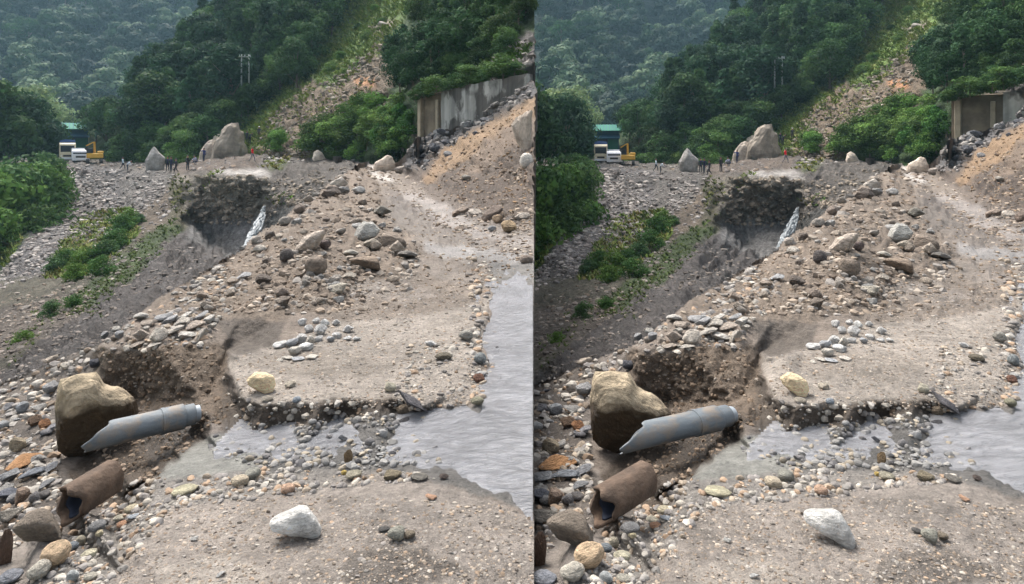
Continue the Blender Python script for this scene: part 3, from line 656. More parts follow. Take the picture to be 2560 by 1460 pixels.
HL = [  # rubble heap and road side
 (717,640,36,38,(96,88,84),'round',0,'dark round boulder under the flat beige boulder in the rubble, {h}'),
 (712,552,34,22,(160,150,138),'round',.2,'rounded grey rock at the dark cliff edge of the rubble heap, {h}'),
 (752,520,30,22,(148,136,122),'angular',.5,'brown grey rock uphill of the rounded rock at the heap edge, {h}'),
 (770,498,26,20,(150,138,124),'angular',.3,'squat rock on the upper edge of the rubble heap, {h}'),
 (828,483,50,26,(104,92,82),'slab',.05,'dark brown slab near the top of the rubble heap, {h}'),
 (846,458,44,26,(186,174,160),'angular',.35,'pale pointed rock at the very top of the rubble heap, {h}'),
 (955,527,50,28,(128,122,110),'angular',0,'grey green rock on the road edge of the rubble heap, {h}'),
 (984,603,68,36,(138,122,106),'angular',-.2,'broad brown rock on the road side of the rubble heap, {h}'),
 (790,664,58,50,(138,122,106),'round',0,'big rounded brown boulder at the foot of the rubble heap, {h}'),
 (912,658,80,36,(146,126,106),'slab',0,'long flat brown slab at the foot of the rubble heap, {h}'),
 (878,633,40,20,(186,178,162),'slab',0,'small pale flat stone below the wedge shaped boulder, {h}'),
 (928,608,42,24,(162,150,132),'angular',.1,'tan stone between the wedge boulder and the broad brown rock, {h}'),
 (812,612,32,26,(112,96,90),'angular',0,'reddish brown rock beside the flat beige boulder, {h}'),
 (1020,636,56,22,(116,110,102),'slab',-.05,'flat dark grey rock at the muddy edge of the road, {h}'),
 (1150,530,48,20,(150,132,116),'slab',.4,'tilted brown slab on the inner edge of the road, {h}'),
 (1188,533,36,24,(190,176,160),'angular',0,'pale rock between two tilted slabs by the debris slope, {h}'),
 (1228,533,62,26,(110,94,82),'slab',.6,'dark tilted slab at the foot of the debris slope, {h}'),
 (1272,566,40,32,(176,148,112),'angular',0,'ochre block lying at the foot of the debris slope, {h}'),
 (1244,548,28,24,(158,132,104),'angular',0,'small ochre brown rock next to the ochre block, {h}'),
 (1150,572,30,14,(140,122,106),'angular',0,'low brown stone in the middle of the muddy road, {h}'),
 (1230,571,22,14,(150,150,150),'round',0,'small grey stone near the ochre block, {h}'),
 (1306,540,40,18,(165,152,138),'slab',.1,'flat stone lying below the whitish boulder slope, {h}'),
 (1316,648,34,24,(146,130,116),'round',0,'brown round stone in shallow water at the road edge, {h}'),
 (842,722,56,26,(178,168,150),'angular',.1,'pale flat topped stone below the rubble heap, {h}'),
 (872,690,40,20,(170,158,142),'slab',0,'beige slab stone at the lower end of the rubble heap, {h}'),
 (640,600,26,24,(190,178,165),'round',0,'pale round stone at the foot of the waterfall, {h}'),
 (650,622,34,22,(196,186,172),'angular',.1,'whitish stone just below the waterfall foot, {h}'),
 (540,672,34,14,(205,195,182),'slab',.3,'whitish flat stone on the chasm edge of the heap, {h}'),
 (610,690,40,18,(170,168,166),'slab',.2,'bluish grey slab on the lower edge of the rubble heap, {h}'),
]
orock(NEAR, [(736,624),(758,592),(785,580),(812,575),(814,584),(806,604),(790,624),(765,633),(742,633)], (196,178,160), 'large flat beige boulder in the middle of the rubble heap, {h}', 'boulder', 36, .05, .7)
orock(NEAR, [(878,604),(894,566),(910,552),(935,559),(950,575),(942,592),(925,600),(905,604)], (180,176,166), 'pale grey wedge shaped boulder at the top of the rubble heap, {h}', 'boulder', 37, .05, .7)
for (px,py,w,h,c,k,t,lab) in HL: rock(NEAR, px, py, w, h, c, lab, k, t, 'rock', big=w > 60)
NL = [  # road block, stream and near road
 (726,961,30,18,(196,182,160),'angular',.1,'small pale stone beside the cream yellow rock, {h}'),
 (668,996,32,16,(170,158,140),'round',0,'flat tan stone directly below the cream yellow rock, {h}'),
 (742,1000,22,18,(150,158,166),'round',0,'bluish grey pebble on the lip of the road block, {h}'),
 (1165,838,38,28,(160,154,142),'round',0,'grey rounded stone on the road near the stream, {h}'),
 (1076,857,32,14,(216,212,206),'slab',-.2,'small flat white stone on the bare road, {h}'),
 (1242,874,12,18,(96,92,90),'round',0,'small dark stone standing in the stream, {h}'),
 (1108,890,44,20,(112,102,84),'round',0,'flat olive brown stone on the bare road, {h}'),
 (1200,896,32,30,(140,144,142),'round',0,'grey round cobble on the stream bank, topmost of the bank stones, {h}'),
 (1197,946,30,26,(132,92,72),'angular',0,'reddish brown stone at the water edge, {h}'),
 (1203,934,26,14,(182,178,172),'round',0,'light grey stone just above the reddish stone, {h}'),
 (1193,1002,34,22,(150,144,118),'round',0,'yellowish grey cobble at the lowest point of the stream bank, {h}'),
 (976,968,30,26,(206,196,170),'round',-.3,'cream stone touching the end of the dark slate, {h}'),
 (1034,1002,92,36,(92,88,90),'slab',-.62,'long dark slate lying slanted above the stream, {h}'),
 (1008,1025,34,30,(128,112,92),'round',0,'brown cobble next to the long dark slate, {h}'),
 (1007,1052,34,20,(74,72,74),'angular',.2,'black stone at the water edge below the brown cobble, {h}'),
 (870,1143,24,40,(128,104,72),'angular',-.3,'ochre and dark stone standing in the middle of the stream, {h}'),
 (860,1096,34,13,(70,72,78),'slab',-.5,'thin dark slate in the upper part of the stream, {h}'),
 (884,1186,42,24,(168,158,134),'round',0,'tan rounded stone on the near bank of the stream, {h}'),
 (860,1182,16,14,(214,180,92),'round',0,'small yellow stone on the near bank, {h}'),
 (982,1186,46,26,(138,124,98),'angular',0,'brown stone on the near bank of the stream, {h}'),
 (1048,1192,44,22,(120,114,104),'round',0,'dark grey stone on the near bank of the stream, {h}'),
 (1110,1191,24,18,(98,84,76),'angular',0,'dark brown stone at the end of the near bank row, {h}'),
 (1078,1242,32,14,(206,158,124),'slab',-.3,'flat orange pink stone on the near road, {h}'),
 (748,1302,0,0,(205,200,190),'x',0,''),
 (990,1334,44,42,(166,162,146),'round',0,'pale grey rounded stone sunk in the near road, {h}'),
 (960,1322,32,14,(92,88,84),'round',0,'dark flat stone beside the sunken pale stone, {h}'),
 (1024,1336,30,22,(136,122,102),'round',0,'brown stone touching the sunken pale stone, {h}'),
 (720,1222,36,28,(206,166,136),'round',0,'orange pink cobble on the near road, {h}'),
 (632,1186,42,36,(158,154,140),'round',0,'grey cobble at the near edge of the stream outlet, {h}'),
 (600,1202,46,32,(204,186,158),'round',-.1,'cream cobble touching the grey cobble by the outlet, {h}'),
 (462,1224,70,30,(196,186,152),'round',.05,'flat yellowish stone among the gravel by the gully, {h}'),
 (486,1346,22,12,(192,188,180),'slab',0,'small white chip on the near road, {h}'),
 (552,1434,26,14,(200,196,190),'slab',.1,'small white flat stone at the bottom edge of the near road, {h}'),
 (140,1384,80,72,(222,188,148),'round',.5,'big peach coloured cobble on the gully edge, {h}'),
 (98,1424,64,52,(204,194,176),'round',.2,'off white cobble below the peach cobble, {h}'),
 (28,1440,64,44,(142,144,150),'round',0,'blue grey cobble in the bottom corner, {h}'),
 (242,1314,50,32,(128,126,124),'round',.2,'dark grey smooth cobble on the gully edge, {h}'),
 (202,1354,26,34,(206,194,168),'round',0,'upright cream cobble beside the dark grey cobble, {h}'),
 (182,1366,32,28,(140,146,150),'round',0,'bluish cobble between the peach and cream cobbles, {h}'),
 (222,1384,44,28,(200,190,160),'round',0,'pale yellowish cobble right of the peach cobble, {h}'),
 (182,1438,34,32,(188,190,186),'round',0,'light grey cobble below the peach cobble, {h}'),
 (226,1440,36,24,(186,178,160),'round',0,'tan cobble beside the light grey cobble, {h}'),
 (330,1272,42,26,(212,196,162),'round',0,'cream cobble at the top of the gully gravel, {h}'),
 (298,1294,32,18,(206,196,172),'round',0,'flat cream pebble below the cream cobble, {h}'),
 (306,1310,32,20,(206,154,118),'round',0,'orange pebble below the flat cream pebble, {h}'),
 (334,1291,34,14,(176,182,188),'round',0,'pale bluish pebble below the cream cobble, {h}'),
 (248,1334,22,20,(206,190,150),'round',0,'small yellow cream pebble under the dark grey cobble, {h}'),
 # left rock slope and gully
 (92,1325,112,106,(134,120,104),'slab',.2,'large brown grey slab rock in the gully, {h}'),
 (14,1372,40,104,(118,92,74),'angular',0,'tall brown rock at the gully edge of the photo, {h}'),
 (44,1112,46,44,(164,148,122),'angular',.2,'tan block on the rocky slope, {h}'),
 (112,1062,34,32,(164,112,72),'angular',0,'rusty orange rock on the rocky slope, {h}'),
 (88,1052,42,32,(112,88,68),'angular',0,'dark brown rock touching the rusty orange rock, {h}'),
 (124,1072,56,20,(134,132,134),'slab',.5,'grey slate slanting beside the rusty orange rock, {h}'),
 (56,1018,36,30,(160,162,164),'round',0,'grey boulder on the upper rocky slope, {h}'),
 (96,1018,44,18,(150,146,140),'slab',0,'flat grey stone next to the grey boulder, {h}'),
 (10,1062,30,24,(176,176,174),'round',0,'pale grey stone at the edge of the rocky slope, {h}'),
 (58,1150,104,34,(186,134,86),'slab',.3,'long orange slate on the rocky slope, {h}'),
 (18,1186,72,36,(142,142,142),'slab',.05,'broad grey slab on the rocky slope, {h}'),
 (80,1184,72,26,(122,126,132),'slab',.3,'bluish slate below the orange slate, {h}'),
 (122,1172,54,24,(132,132,134),'slab',.4,'grey slate beside the big brown boulder, {h}'),
 (20,1236,66,36,(96,98,106),'slab',.1,'dark blue slate on the lower rocky slope, {h}'),
 (118,1208,46,24,(138,138,138),'slab',.2,'flat grey stone above the rusty drum, {h}'),
 (56,1240,40,44,(156,132,112),'angular',0,'brown wedge rock below the dark blue slate, {h}'),
 (86,1246,30,34,(130,126,124),'round',.2,'grey cobble leaning on the brown wedge rock, {h}'),
 (110,1236,34,24,(118,112,108),'round',0,'dark cobble next to the leaning grey cobble, {h}'),
 (28,1284,66,46,(140,132,120),'angular',0,'grey brown block in the lower gully, {h}'),
 (238,908,30,24,(92,92,98),'round',0,'dark rounded rock on the edge of the soil face, {h}'),
 (128,898,40,20,(176,160,142),'angular',.3,'pinkish stone on the upper slope edge, {h}'),
 (100,968,36,14,(84,76,70),'slab',0,'dark flat stone on the upper rocky slope, {h}'),
 (130,955,32,20,(168,152,132),'angular',0,'tan stone above the dark flat stone, {h}'),
 (46,1262,1,1,(0,0,0),'x',0,''),
]
orock(NEAR, [(616,944),(638,927),(664,933),(684,944),(691,966),(683,982),(664,989),(640,974),(622,958)], (242,214,168), 'bright cream yellow rock on the corner of the broken road block, {h}', 'rock', 38, .04, .7, 12, 1.3)
for (px,py,w,h,c,k,t,lab) in NL:
    if k == 'x': continue
    rock(NEAR, px, py, w, h, c, lab, k, t, 'stone' if w < 60 else 'rock', big=w > 58)

# the white three cornered rock on the near road
orock(NEAR, [(674, 1290), (694, 1281), (713, 1277), (749, 1263), (768, 1269), (784, 1292), (797, 1318), (805, 1340), (803, 1355), (786, 1356), (756, 1341), (727, 1332), (698, 1319), (677, 1309)], (226,221,212), 'big white three cornered rock on the near muddy road, {h}', 'rock', 39, .035, .6, 7, 1.15)

# stone groups that can be picked out one by one
ORD = ['first','second','third','fourth','fifth','sixth','seventh','eighth','ninth','tenth','eleventh','twelfth','thirteenth','fourteenth','fifteenth','sixteenth','seventeenth','eighteenth','nineteenth','twentieth','twenty first','twenty second','twenty third','twenty fourth']
HUES = [('pale', 176), ('light', 164), ('mid', 146), ('dull', 128), ('dark', 0)]
def hue(c):
    m = sum(c) / 3; w = next(n for n, v in HUES if m >= v)
    return w + (' brown' if c[0] - c[2] > 14 else ' grey')
def near_of(px, py, marks):
    n, a, b = min(marks, key=lambda m: (m[1] - px) ** 2 + 1.5 * (m[2] - py) ** 2)
    dx, dy = px - a, py - b
    if dx * dx + dy * dy < 200: return 'touching ' + n
    if abs(dx) > 1.4 * abs(dy): return ('right of ' if dx > 0 else 'left of ') + n
    return ('below ' if dy > 0 else 'above ') + n
FORM = {'angular': 'stone', 'slab': 'slab', 'round': 'cobble'}
HEAPM = [('the flat beige boulder', 775, 603), ('the grey wedge boulder', 912, 578), ('the waterfall foot', 605, 640), ('the rounded brown boulder', 790, 664), ('the broad brown rock', 984, 603), ('the topmost pale rock', 846, 458), ('the dark brown slab', 828, 483), ('the flat topped stone', 842, 722), ('the stone ledge', 470, 760), ('the grey green rock', 955, 527), ('the rounded edge rock', 712, 552)]
SLOPEM = [('the grey boulder', 56, 1018), ('the rusty rock', 112, 1062), ('the orange slate', 58, 1150), ('the dark blue slate', 20, 1236), ('the broad grey slab', 18, 1186), ('the tan block', 44, 1112), ('the dark flat stone', 100, 968), ('the slab rock', 92, 1325), ('the brown boulder', 150, 1060)]
WALLM = [('the recessed wall end', 1070, 345), ('the pale wall patches', 1220, 290), ('the peaked boulder', 1000, 420), ('the ochre strip', 1110, 390)]
def cluster(layer, spots, label, group, cols, kind, name='stone'):
    order = sorted(range(len(spots)), key=lambda i: spots[i][0])
    for i, (px, py, w, h, t) in enumerate(spots):
        rock(layer, px, py, w, h, RND.choice(cols), label.replace('{n}', ORD[order.index(i)]), kind, t, name, group)
white = [(700,862,38,18,.1),(730,856,34,22,.2),(752,846,34,26,.5),(776,852,22,26,-.4),(795,846,26,16,.1),(736,876,34,24,0),(765,866,38,20,.1),(718,893,30,10,0),(745,896,34,10,0),(780,892,34,12,0),(802,824,34,30,.1),(812,808,24,22,0),(772,822,24,22,0),(870,822,30,22,.2),(892,846,22,12,0),(842,838,26,16,0),(868,846,22,12,0),(756,806,24,20,0),(826,848,22,16,0),(790,802,20,16,0),(700,900,18,10,0),(840,806,22,18,0)]
cluster(NEAR, white, '{n} stone from the left of the whitish patch, {h}', 'whitish stones on the road block, {h}', [(226,223,216),(214,210,204),(190,190,190),(216,206,190)], 'angular')
ledge = [(352,790,40,20,.1),(372,808,44,20,.1),(410,792,50,18,.2),(352,835,42,30,0),(396,838,50,36,.3),(436,826,56,22,.45),(424,800,44,18,.3),(455,805,44,24,.2),(470,838,50,20,-.2),(490,812,52,22,.4),(505,836,44,28,.5),(520,800,40,20,.3),(462,790,40,14,.3),(500,790,46,16,.4),(345,860,46,16,0),(362,824,26,18,0),(530,815,26,16,0),(385,862,40,12,.1),(300,836,26,22,.3),(286,846,20,18,0),(320,845,24,18,.2),(262,838,22,20,.1),(290,822,24,16,.2)]
cluster(NEAR, ledge, '{n} stone from the left of the grey ledge, {h}', 'stones of the ledge above the soil face, {h}', [(186,176,162),(168,166,164),(196,184,168),(174,158,142),(206,198,186)], 'slab')

def scatter_rocks(layer, poly, n, smin, smax, cols, label, group, kinds, seed, name='stone', flat=.65):
    rg = random.Random(seed); x0, x1, y0, y1 = poly_min(poly, 0), poly_max(poly, 0), poly_min(poly, 1), poly_max(poly, 1)
    k = 0
    while k < n:
        px, py = rg.uniform(x0, x1), rg.uniform(y0, y1)
        if not in_poly(np.array([px]), np.array([py]), poly)[0]: continue
        k += 1
        w = smin + (smax - smin) * rg.random() ** 2.2
        c = rg.choice(cols); f = rg.uniform(.85, 1.1)
        rock(layer, px, py, w, w * rg.uniform(flat * .8, flat * 1.25), tuple(min(255, v * f) for v in c), label, rg.choice(kinds), rg.uniform(-.3, .6), name, group)
heap_poly = [(560,655),(640,592),(740,525),(840,452),(900,440),(960,510),(1010,600),(1000,700),(900,770),(700,770),(500,770),(480,700)]
scatter_rocks(NEAR, heap_poly, 62, 16, 44, [(176,160,142),(150,134,118),(128,114,102),(186,174,160),(160,156,150)], lambda x, y, c, k: f'{hue(c)} heap {FORM[k]} {near_of(x, y, HEAPM)}, {{h}}', 'loose stones of the rubble heap, {h}', ['angular', 'angular', 'slab'], 3)
scatter_rocks(NEAR, [(-60,1000),(120,920),(150,1000),(140,1200),(100,1300),(-60,1300)], 30, 14, 46, [(150,148,146),(128,126,128),(168,152,132),(146,120,98),(184,178,170)], lambda x, y, c, k: f'{hue(c)} slope {FORM[k]} {near_of(x, y, SLOPEM)}, {{h}}', 'loose stones on the rocky slope, {h}', ['angular', 'slab', 'round'], 4)
scatter_rocks(NEAR, [(1040,345),(1150,318),(1240,285),(1180,345),(1090,410),(1010,430)], 22, 14, 34, [(106,106,108),(92,92,96),(140,138,136)], lambda x, y, c, k: f'{hue(c)} rock {near_of(x, y, WALLM)}, {{h}}', 'dark rocks below the retaining wall, {h}', ['angular'], 5, 'rock')

# ------------------------------------------------------------------ uncountable small stones
def heap_of(name, layer, poly, n, smin, smax, cols, seed, mat, sub=1, flat=.6, power=2.5, kind='angular', sink=.1, dust=.38):
    rg = np.random.default_rng(seed)
    var = [rock_shape(900 + k, sub, 10, .55, .95, .02) if kind == 'angular' or k % 2 else rock_shape(940 + k, sub, 5, .86, 1.1, .05) for k in range(10)]
    x0, x1, y0, y1 = poly_min(poly, 0), poly_max(poly, 0), poly_min(poly, 1), poly_max(poly, 1)
    px, py = rg.uniform(x0, x1, n * 4), rg.uniform(y0, y1, n * 4)
    ok = in_poly(px, py, poly); px, py = px[ok][:n], py[ok][:n]
    clus = fbm(np.stack([px / 60, py / 45, px * 0], -1), seed, 3)
    ok = clus > rg.uniform(-1.1, .6, len(px)); px, py = px[ok], py[ok]
    cl = np.array([lin(tuple(v * (1 - dust) + d_ * dust for v, d_ in zip(c, (138, 126, 112)))) for c in cols])
    items = []
    for a, b in zip(px, py):
        g, nr, _ = layer.at(a, b)
        s = (smin + (smax - smin) * rg.random() ** power) / 2 * g[1] / F
        th, ph = rg.uniform(0, 6.28), rg.normal(0, .35)
        R = np.array((Matrix.Rotation(ph, 3, 'X') @ Matrix.Rotation(th, 3, 'Z')))
        k = rg.integers(10); sc3 = s * np.array([1, rg.uniform(.6, 1), rg.uniform(flat * .7, flat * 1.3)])
        V = (var[k][0] * sc3) @ R.T + g + np.array([0, 0, sc3[2] * sink])
        items.append((a, V, var[k][1], cl[rg.integers(len(cl))] * rg.uniform(.6, 1.0), g[1]))
    for right in (0, 1):
        Vs, Fs, Cs, off = [], [], [], 0
        for a, V, Fc, c, Y in items:
            if right and (a > RIGHT_MAX or a < 4): continue
            if not right and a > 1331: continue
            if right: V = V + np.array([KX * Y, 0, KZ * Y])
            Vs.append(V); Fs.append(Fc + off); Cs.append(np.tile(c, (len(V), 1))); off += len(V)
        o = link(name, mesh_np(name, np.concatenate(Vs), np.concatenate(Fs), mat, False, np.concatenate(Cs)))
        tag(o, kind='stuff')
GREYS = [(160, 158, 154), (140, 138, 138), (180, 176, 168), (172, 156, 136), (120, 118, 118), (196, 190, 178), (170, 140, 112)]
heap_of('gravel', NEAR, [(230,1300),(330,1205),(640,1172),(1000,1178),(1130,1195),(900,1215),(760,1235),(430,1270),(330,1400),(260,1470),(60,1470),(120,1380)], 1500, 6, 26, GREYS, 21, M_gravel, 2, .7, 2.2, 'round')
heap_of('gravel', NEAR, [(330,1400),(430,1270),(760,1235),(1250,1260),(1400,1330),(1400,1500),(200,1500)], 3800, 3, 15, GREYS + [(90,84,80),(70,66,64)], 22, M_gravel, 1, .5, 3.5, 'angular', 0, .5)
heap_of('gravel', NEAR, [(590,890),(700,860),(900,790),(1210,690),(1205,1000),(1060,1020),(700,1010),(600,990)], 2600, 3, 11, GREYS + [(110,102,92),(84,78,72)], 23, M_gravel, 1, .5, 3.5, 'angular', 0, .5)
heap_of('gravel', NEAR, [(560,990),(900,990),(1060,1015),(1060,1040),(860,1060),(600,1085)], 240, 5, 24, GREYS + [(90,86,84)], 24, M_gravel, 1, .7, 2.5, 'round')
heap_of('gravel', NEAR, [(560,1070),(860,1045),(1060,1035),(1100,1160),(880,1175),(640,1168),(500,1120)], 1100, 6, 26, [(120,124,128),(140,142,142),(100,102,108),(160,150,132)], 25, M_gravel, 2, .7, 2.5, 'round', .3)
heap_of('gravel', NEAR, [(1170,640),(1225,640),(1245,760),(1235,1000),(1180,1010)], 260, 6, 26, GREYS + [(96,92,90)], 34, M_gravel, 2, .6, 2.2, 'round')
heap_of('gravel', NEAR, [(1020,860),(1205,850),(1215,1000),(1080,1040),(980,1020)], 420, 5, 22, GREYS + [(90,88,88)], 26, M_gravel, 1, .6, 2.6, 'round')
heap_of('gravel', NEAR, [(-140,1000),(0,955),(140,905),(240,865),(260,900),(140,960),(145,1190),(300,1280),(90,1345),(-140,1460)], 1500, 8, 34, GREYS + [(120,104,88)], 27, M_gravel, 2, .65, 2.2)
heap_of('gravel', NEAR, [(260,860),(330,800),(480,700),(560,660),(600,780),(540,800),(520,870),(270,880)], 520, 8, 24, GREYS, 28, M_gravel, 2, .65, 2.2)
heap_of('gravel', NEAR, [(250,880),(540,860),(570,960),(540,1040),(420,1120),(300,1060)], 260, 4, 12, [(140,122,102),(120,104,86),(150,140,128)], 29, M_gravel, 1, .7, 2.5)
CLOD = [(150,136,120),(122,108,94),(166,152,136),(136,120,104)]
heap_of('soil_clods', NEAR, [(330,1400),(430,1270),(760,1235),(1250,1260),(1400,1330),(1400,1500),(200,1500)], 3600, 3, 13, CLOD, 51, M_gravel, 1, .5, 3, 'angular', -.1, 0)
heap_of('soil_clods', NEAR, [(590,890),(700,860),(900,700),(1210,690),(1205,1000),(1060,1020),(700,1010),(600,990)], 2400, 3, 11, CLOD, 52, M_gravel, 1, .5, 3, 'angular', -.1, 0)
heap_of('soil_clods', NEAR, [(250,870),(560,860),(575,1040),(500,1090),(400,1190),(290,1300),(200,1290),(240,1150),(330,1040)], 1100, 4, 18, [(126,108,90),(104,88,72),(140,122,104)], 53, M_gravel, 1, .7, 3, 'angular', .1, 0)
heap_of('soil_clods', NEAR, [(1180,525),(1050,450),(1100,385),(1340,235),(1400,230),(1400,600)], 1500, 3, 14, [(132,112,94),(112,94,78),(150,124,94)], 54, M_scree, 1, .6, 3, 'angular', .1, 0)
heap_of('soil_clods', NEAR, [(545,690),(740,530),(880,425),(1000,440),(1400,570),(1400,680),(1000,780),(560,780)], 2200, 3, 14, [(136,118,100),(118,102,86),(152,136,118)], 55, M_scree, 1, .6, 3, 'angular', .1, 0)
heap_of('rubble', NEAR, [(500,700),(600,630),(740,520),(880,415),(950,430),(960,520),(1060,640),(1000,780),(700,785),(500,780)], 1800, 6, 26, [(160,142,124),(134,118,104),(180,168,154),(112,100,90),(150,146,142)], 30, M_scree, 1, .65, 2.4)
heap_of('rubble', NEAR, [(900,412),(1000,430),(1180,520),(1400,590),(1400,680),(1100,600),(960,480)], 1500, 3, 16, [(170,154,138),(140,124,110),(186,174,160)], 31, M_scree, 1, .55, 3)
heap_of('rubble', NEAR, [(1180,525),(1050,450),(1100,400),(1340,330),(1400,330),(1400,600)], 1300, 3, 16, [(150,130,110),(128,110,94),(176,158,138)], 32, M_scree, 1, .6, 3)
heap_of('rubble', NEAR, [(1010,415),(1040,345),(1150,318),(1340,200),(1340,235),(1210,315),(1100,385),(1050,440)], 700, 5, 24, [(110,108,110),(90,90,94),(150,148,146)], 33, M_scree, 1, .7, 2.4)
heap_of('rubble', NEAR, [(1200,520),(1335,470),(1400,470),(1400,600),(1300,580)], 240, 6, 24, [(150,134,118),(176,162,146),(128,114,102)], 34, M_scree, 1, .6, 2.4)
SCR = [(150,144,142),(178,174,172),(120,114,112),(196,190,186),(104,98,98)]
heap_of('scree', MID, [(160,415),(330,430),(420,470),(350,540),(250,610),(110,690),(0,720),(-140,800),(-140,720),(0,680),(100,560)], 3400, 5, 19, SCR, 41, M_scree, 1, .6, 2.4)
heap_of('scree', MID, [(330,425),(440,432),(440,520),(330,640),(200,700),(260,560)], 700, 4, 15, SCR, 42, M_scree, 1, .6, 2.6)
heap_of('scree', MID, [(-60,800),(200,700),(420,600),(540,640),(480,790),(200,910),(-60,1000)], 2200, 3, 18, [(118,110,104),(92,86,82),(140,134,128),(104,96,92)], 43, M_scree, 1, .6, 3)
heap_of('scree', MID, [(140,398),(440,405),(640,390),(740,388),(900,400),(900,414),(735,408),(640,416),(440,434),(330,426),(150,410)], 500, 4, 14, SCR + [(150,128,108)], 44, M_scree, 1, .6, 2.6)
heap_of('scree', MID, [(490,440),(690,445),(880,415),(860,480),(720,520),(660,560),(480,560)], 1100, 4, 17, [(150,138,122),(118,108,96),(172,158,140)], 45, M_scree, 1, .7, 2.6)
heap_of('scree', MID, [(-100,770),(60,720),(230,690),(230,780),(60,870),(-100,950)], 800, 4, 16, [(140,124,108),(118,104,92),(160,150,138)], 48, M_scree, 1, .6, 2.6)
heap_of('rubble', HILL, [(610,425),(650,340),(710,250),(840,190),(900,140),(1000,90),(960,270),(860,320),(750,400),(680,430)], 2600, 3, 18, [(122,111,98),(98,88,76),(154,146,132),(86,79,71)], 46, M_scree, 1, .65, 2.6)
heap_of('rubble', HILL, [(1150,235),(1200,190),(1260,125),(1335,90),(1335,165),(1290,178)], 320, 5, 24, [(104,100,98),(82,78,78),(150,146,142)], 47, M_scree, 1, .7, 2.6)

# ------------------------------------------------------------------ grass and weeds
def tufts(name, layer, poly, n, hpx, cols, seed):
    rg = np.random.default_rng(seed)
    x0, x1, y0, y1 = poly_min(poly, 0), poly_max(poly, 0), poly_min(poly, 1), poly_max(poly, 1)
    px, py = rg.uniform(x0, x1, n * 4), rg.uniform(y0, y1, n * 4)
    ok = in_poly(px, py, poly); px, py = px[ok][:n], py[ok][:n]
    ok = fbm(np.stack([px / 50, py / 40, px * 0], -1), seed, 3) > rg.uniform(-1.2, .5, len(px)); px, py = px[ok], py[ok]
    cl = np.array([lin(c) for c in cols]); Vb, Cb, Yb, Xb = [], [], [], []
    for a, b in zip(px, py):
        g, nr, _ = layer.at(a, b); h = hpx * rg.uniform(.5, 1.3) * g[1] / F
        c = cl[rg.integers(len(cl))] * rg.uniform(.6, 1.15)
        for j in range(7):
            th = rg.uniform(0, 6.28); d = np.array([math.cos(th), math.sin(th), 0]); w = np.array([-d[1], d[0], 0]) * h * .16
            hb = h * rg.uniform(.6, 1.1); base = g + d * h * .25 * rg.random()
            Vb.append(np.array([base - w, base + w, base + d * hb * .35 + w * .7 + [0, 0, hb * .6], base + d * hb * rg.uniform(.5, .9) + [0, 0, hb * rg.uniform(.6, 1)]]))
            Cb.append(np.tile(c * rg.uniform(.8, 1.2), (4, 1))); Yb.append(g[1]); Xb.append(a)
    Vb, Cb, Yb, Xb = np.array(Vb), np.array(Cb), np.array(Yb), np.array(Xb)
    for right in (0, 1):
        k = (Xb > 4) & (Xb < RIGHT_MAX) if right else Xb < 1330
        V = Vb[k].copy()
        if right: V[..., 0] += KX * Yb[k][:, None]; V[..., 2] += KZ * Yb[k][:, None]
        if not len(V): continue
        o = link(name, mesh_np(name, V.reshape(-1, 3), np.arange(len(V) * 4).reshape(-1, 4), M_grass, False, Cb[k].reshape(-1, 3))); tag(o, kind='stuff')
G1 = [(112,130,58),(132,146,74),(94,116,52),(146,148,88)]
tufts('grass', HILL, [(470,425),(540,340),(700,200),(880,-60),(1060,-60),(985,120),(900,170),(860,215),(800,215),(760,250),(700,285),(680,345),(640,420)], 11000, 7, G1 + [(120,140,62)], 61)
tufts('grass', HILL, [(640,420),(690,300),(760,240),(940,200),(960,270),(860,320),(760,400),(690,430)], 900, 7, G1 + [(130,124,78)], 72)
tufts('grass', MID, [(200,540),(330,520),(350,580),(300,640),(200,700),(110,700),(150,620)], 1300, 12, G1 + [(140,130,80)], 62)
tufts('grass', MID, [(130,790),(300,640),(400,560),(440,545),(450,580),(400,640),(320,700),(250,790)], 600, 8, [(74,94,44),(92,108,52),(84,92,50)], 63)
tufts('grass', MID, [(-140,760),(-140,560),(150,430),(140,480),(60,600),(0,690)], 1100, 14, G1, 64)
tufts('grass', MID, [(0,850),(60,790),(230,720),(300,690),(340,700),(180,790),(90,850),(30,930),(-40,960)], 240, 8, [(74,94,44),(92,108,52),(84,92,50)], 65)
tufts('grass', MID, [(425,445),(470,440),(490,500),(470,540),(430,530)], 170, 8, [(110,112,60),(90,98,50)], 66)
tufts('grass', MID, [(505,470),(515,430),(560,428),(545,445),(520,480)], 50, 8, [(128,144,64),(112,128,52)], 67)
tufts('grass', MID, [(655,500),(700,480),(740,500),(690,520)], 34, 8, [(100,128,54),(118,120,60)], 68)
tufts('grass', MID, [(640,420),(680,392),(730,392),(700,425)], 90, 8, [(120,128,60),(140,130,70)], 69)
tufts('grass', HILL, [(1035,250),(1060,225),(1150,232),(1290,165),(1335,120),(1335,105),(1200,160),(1100,215),(1030,225)], 700, 14, [(96,116,48),(72,98,40)], 70)

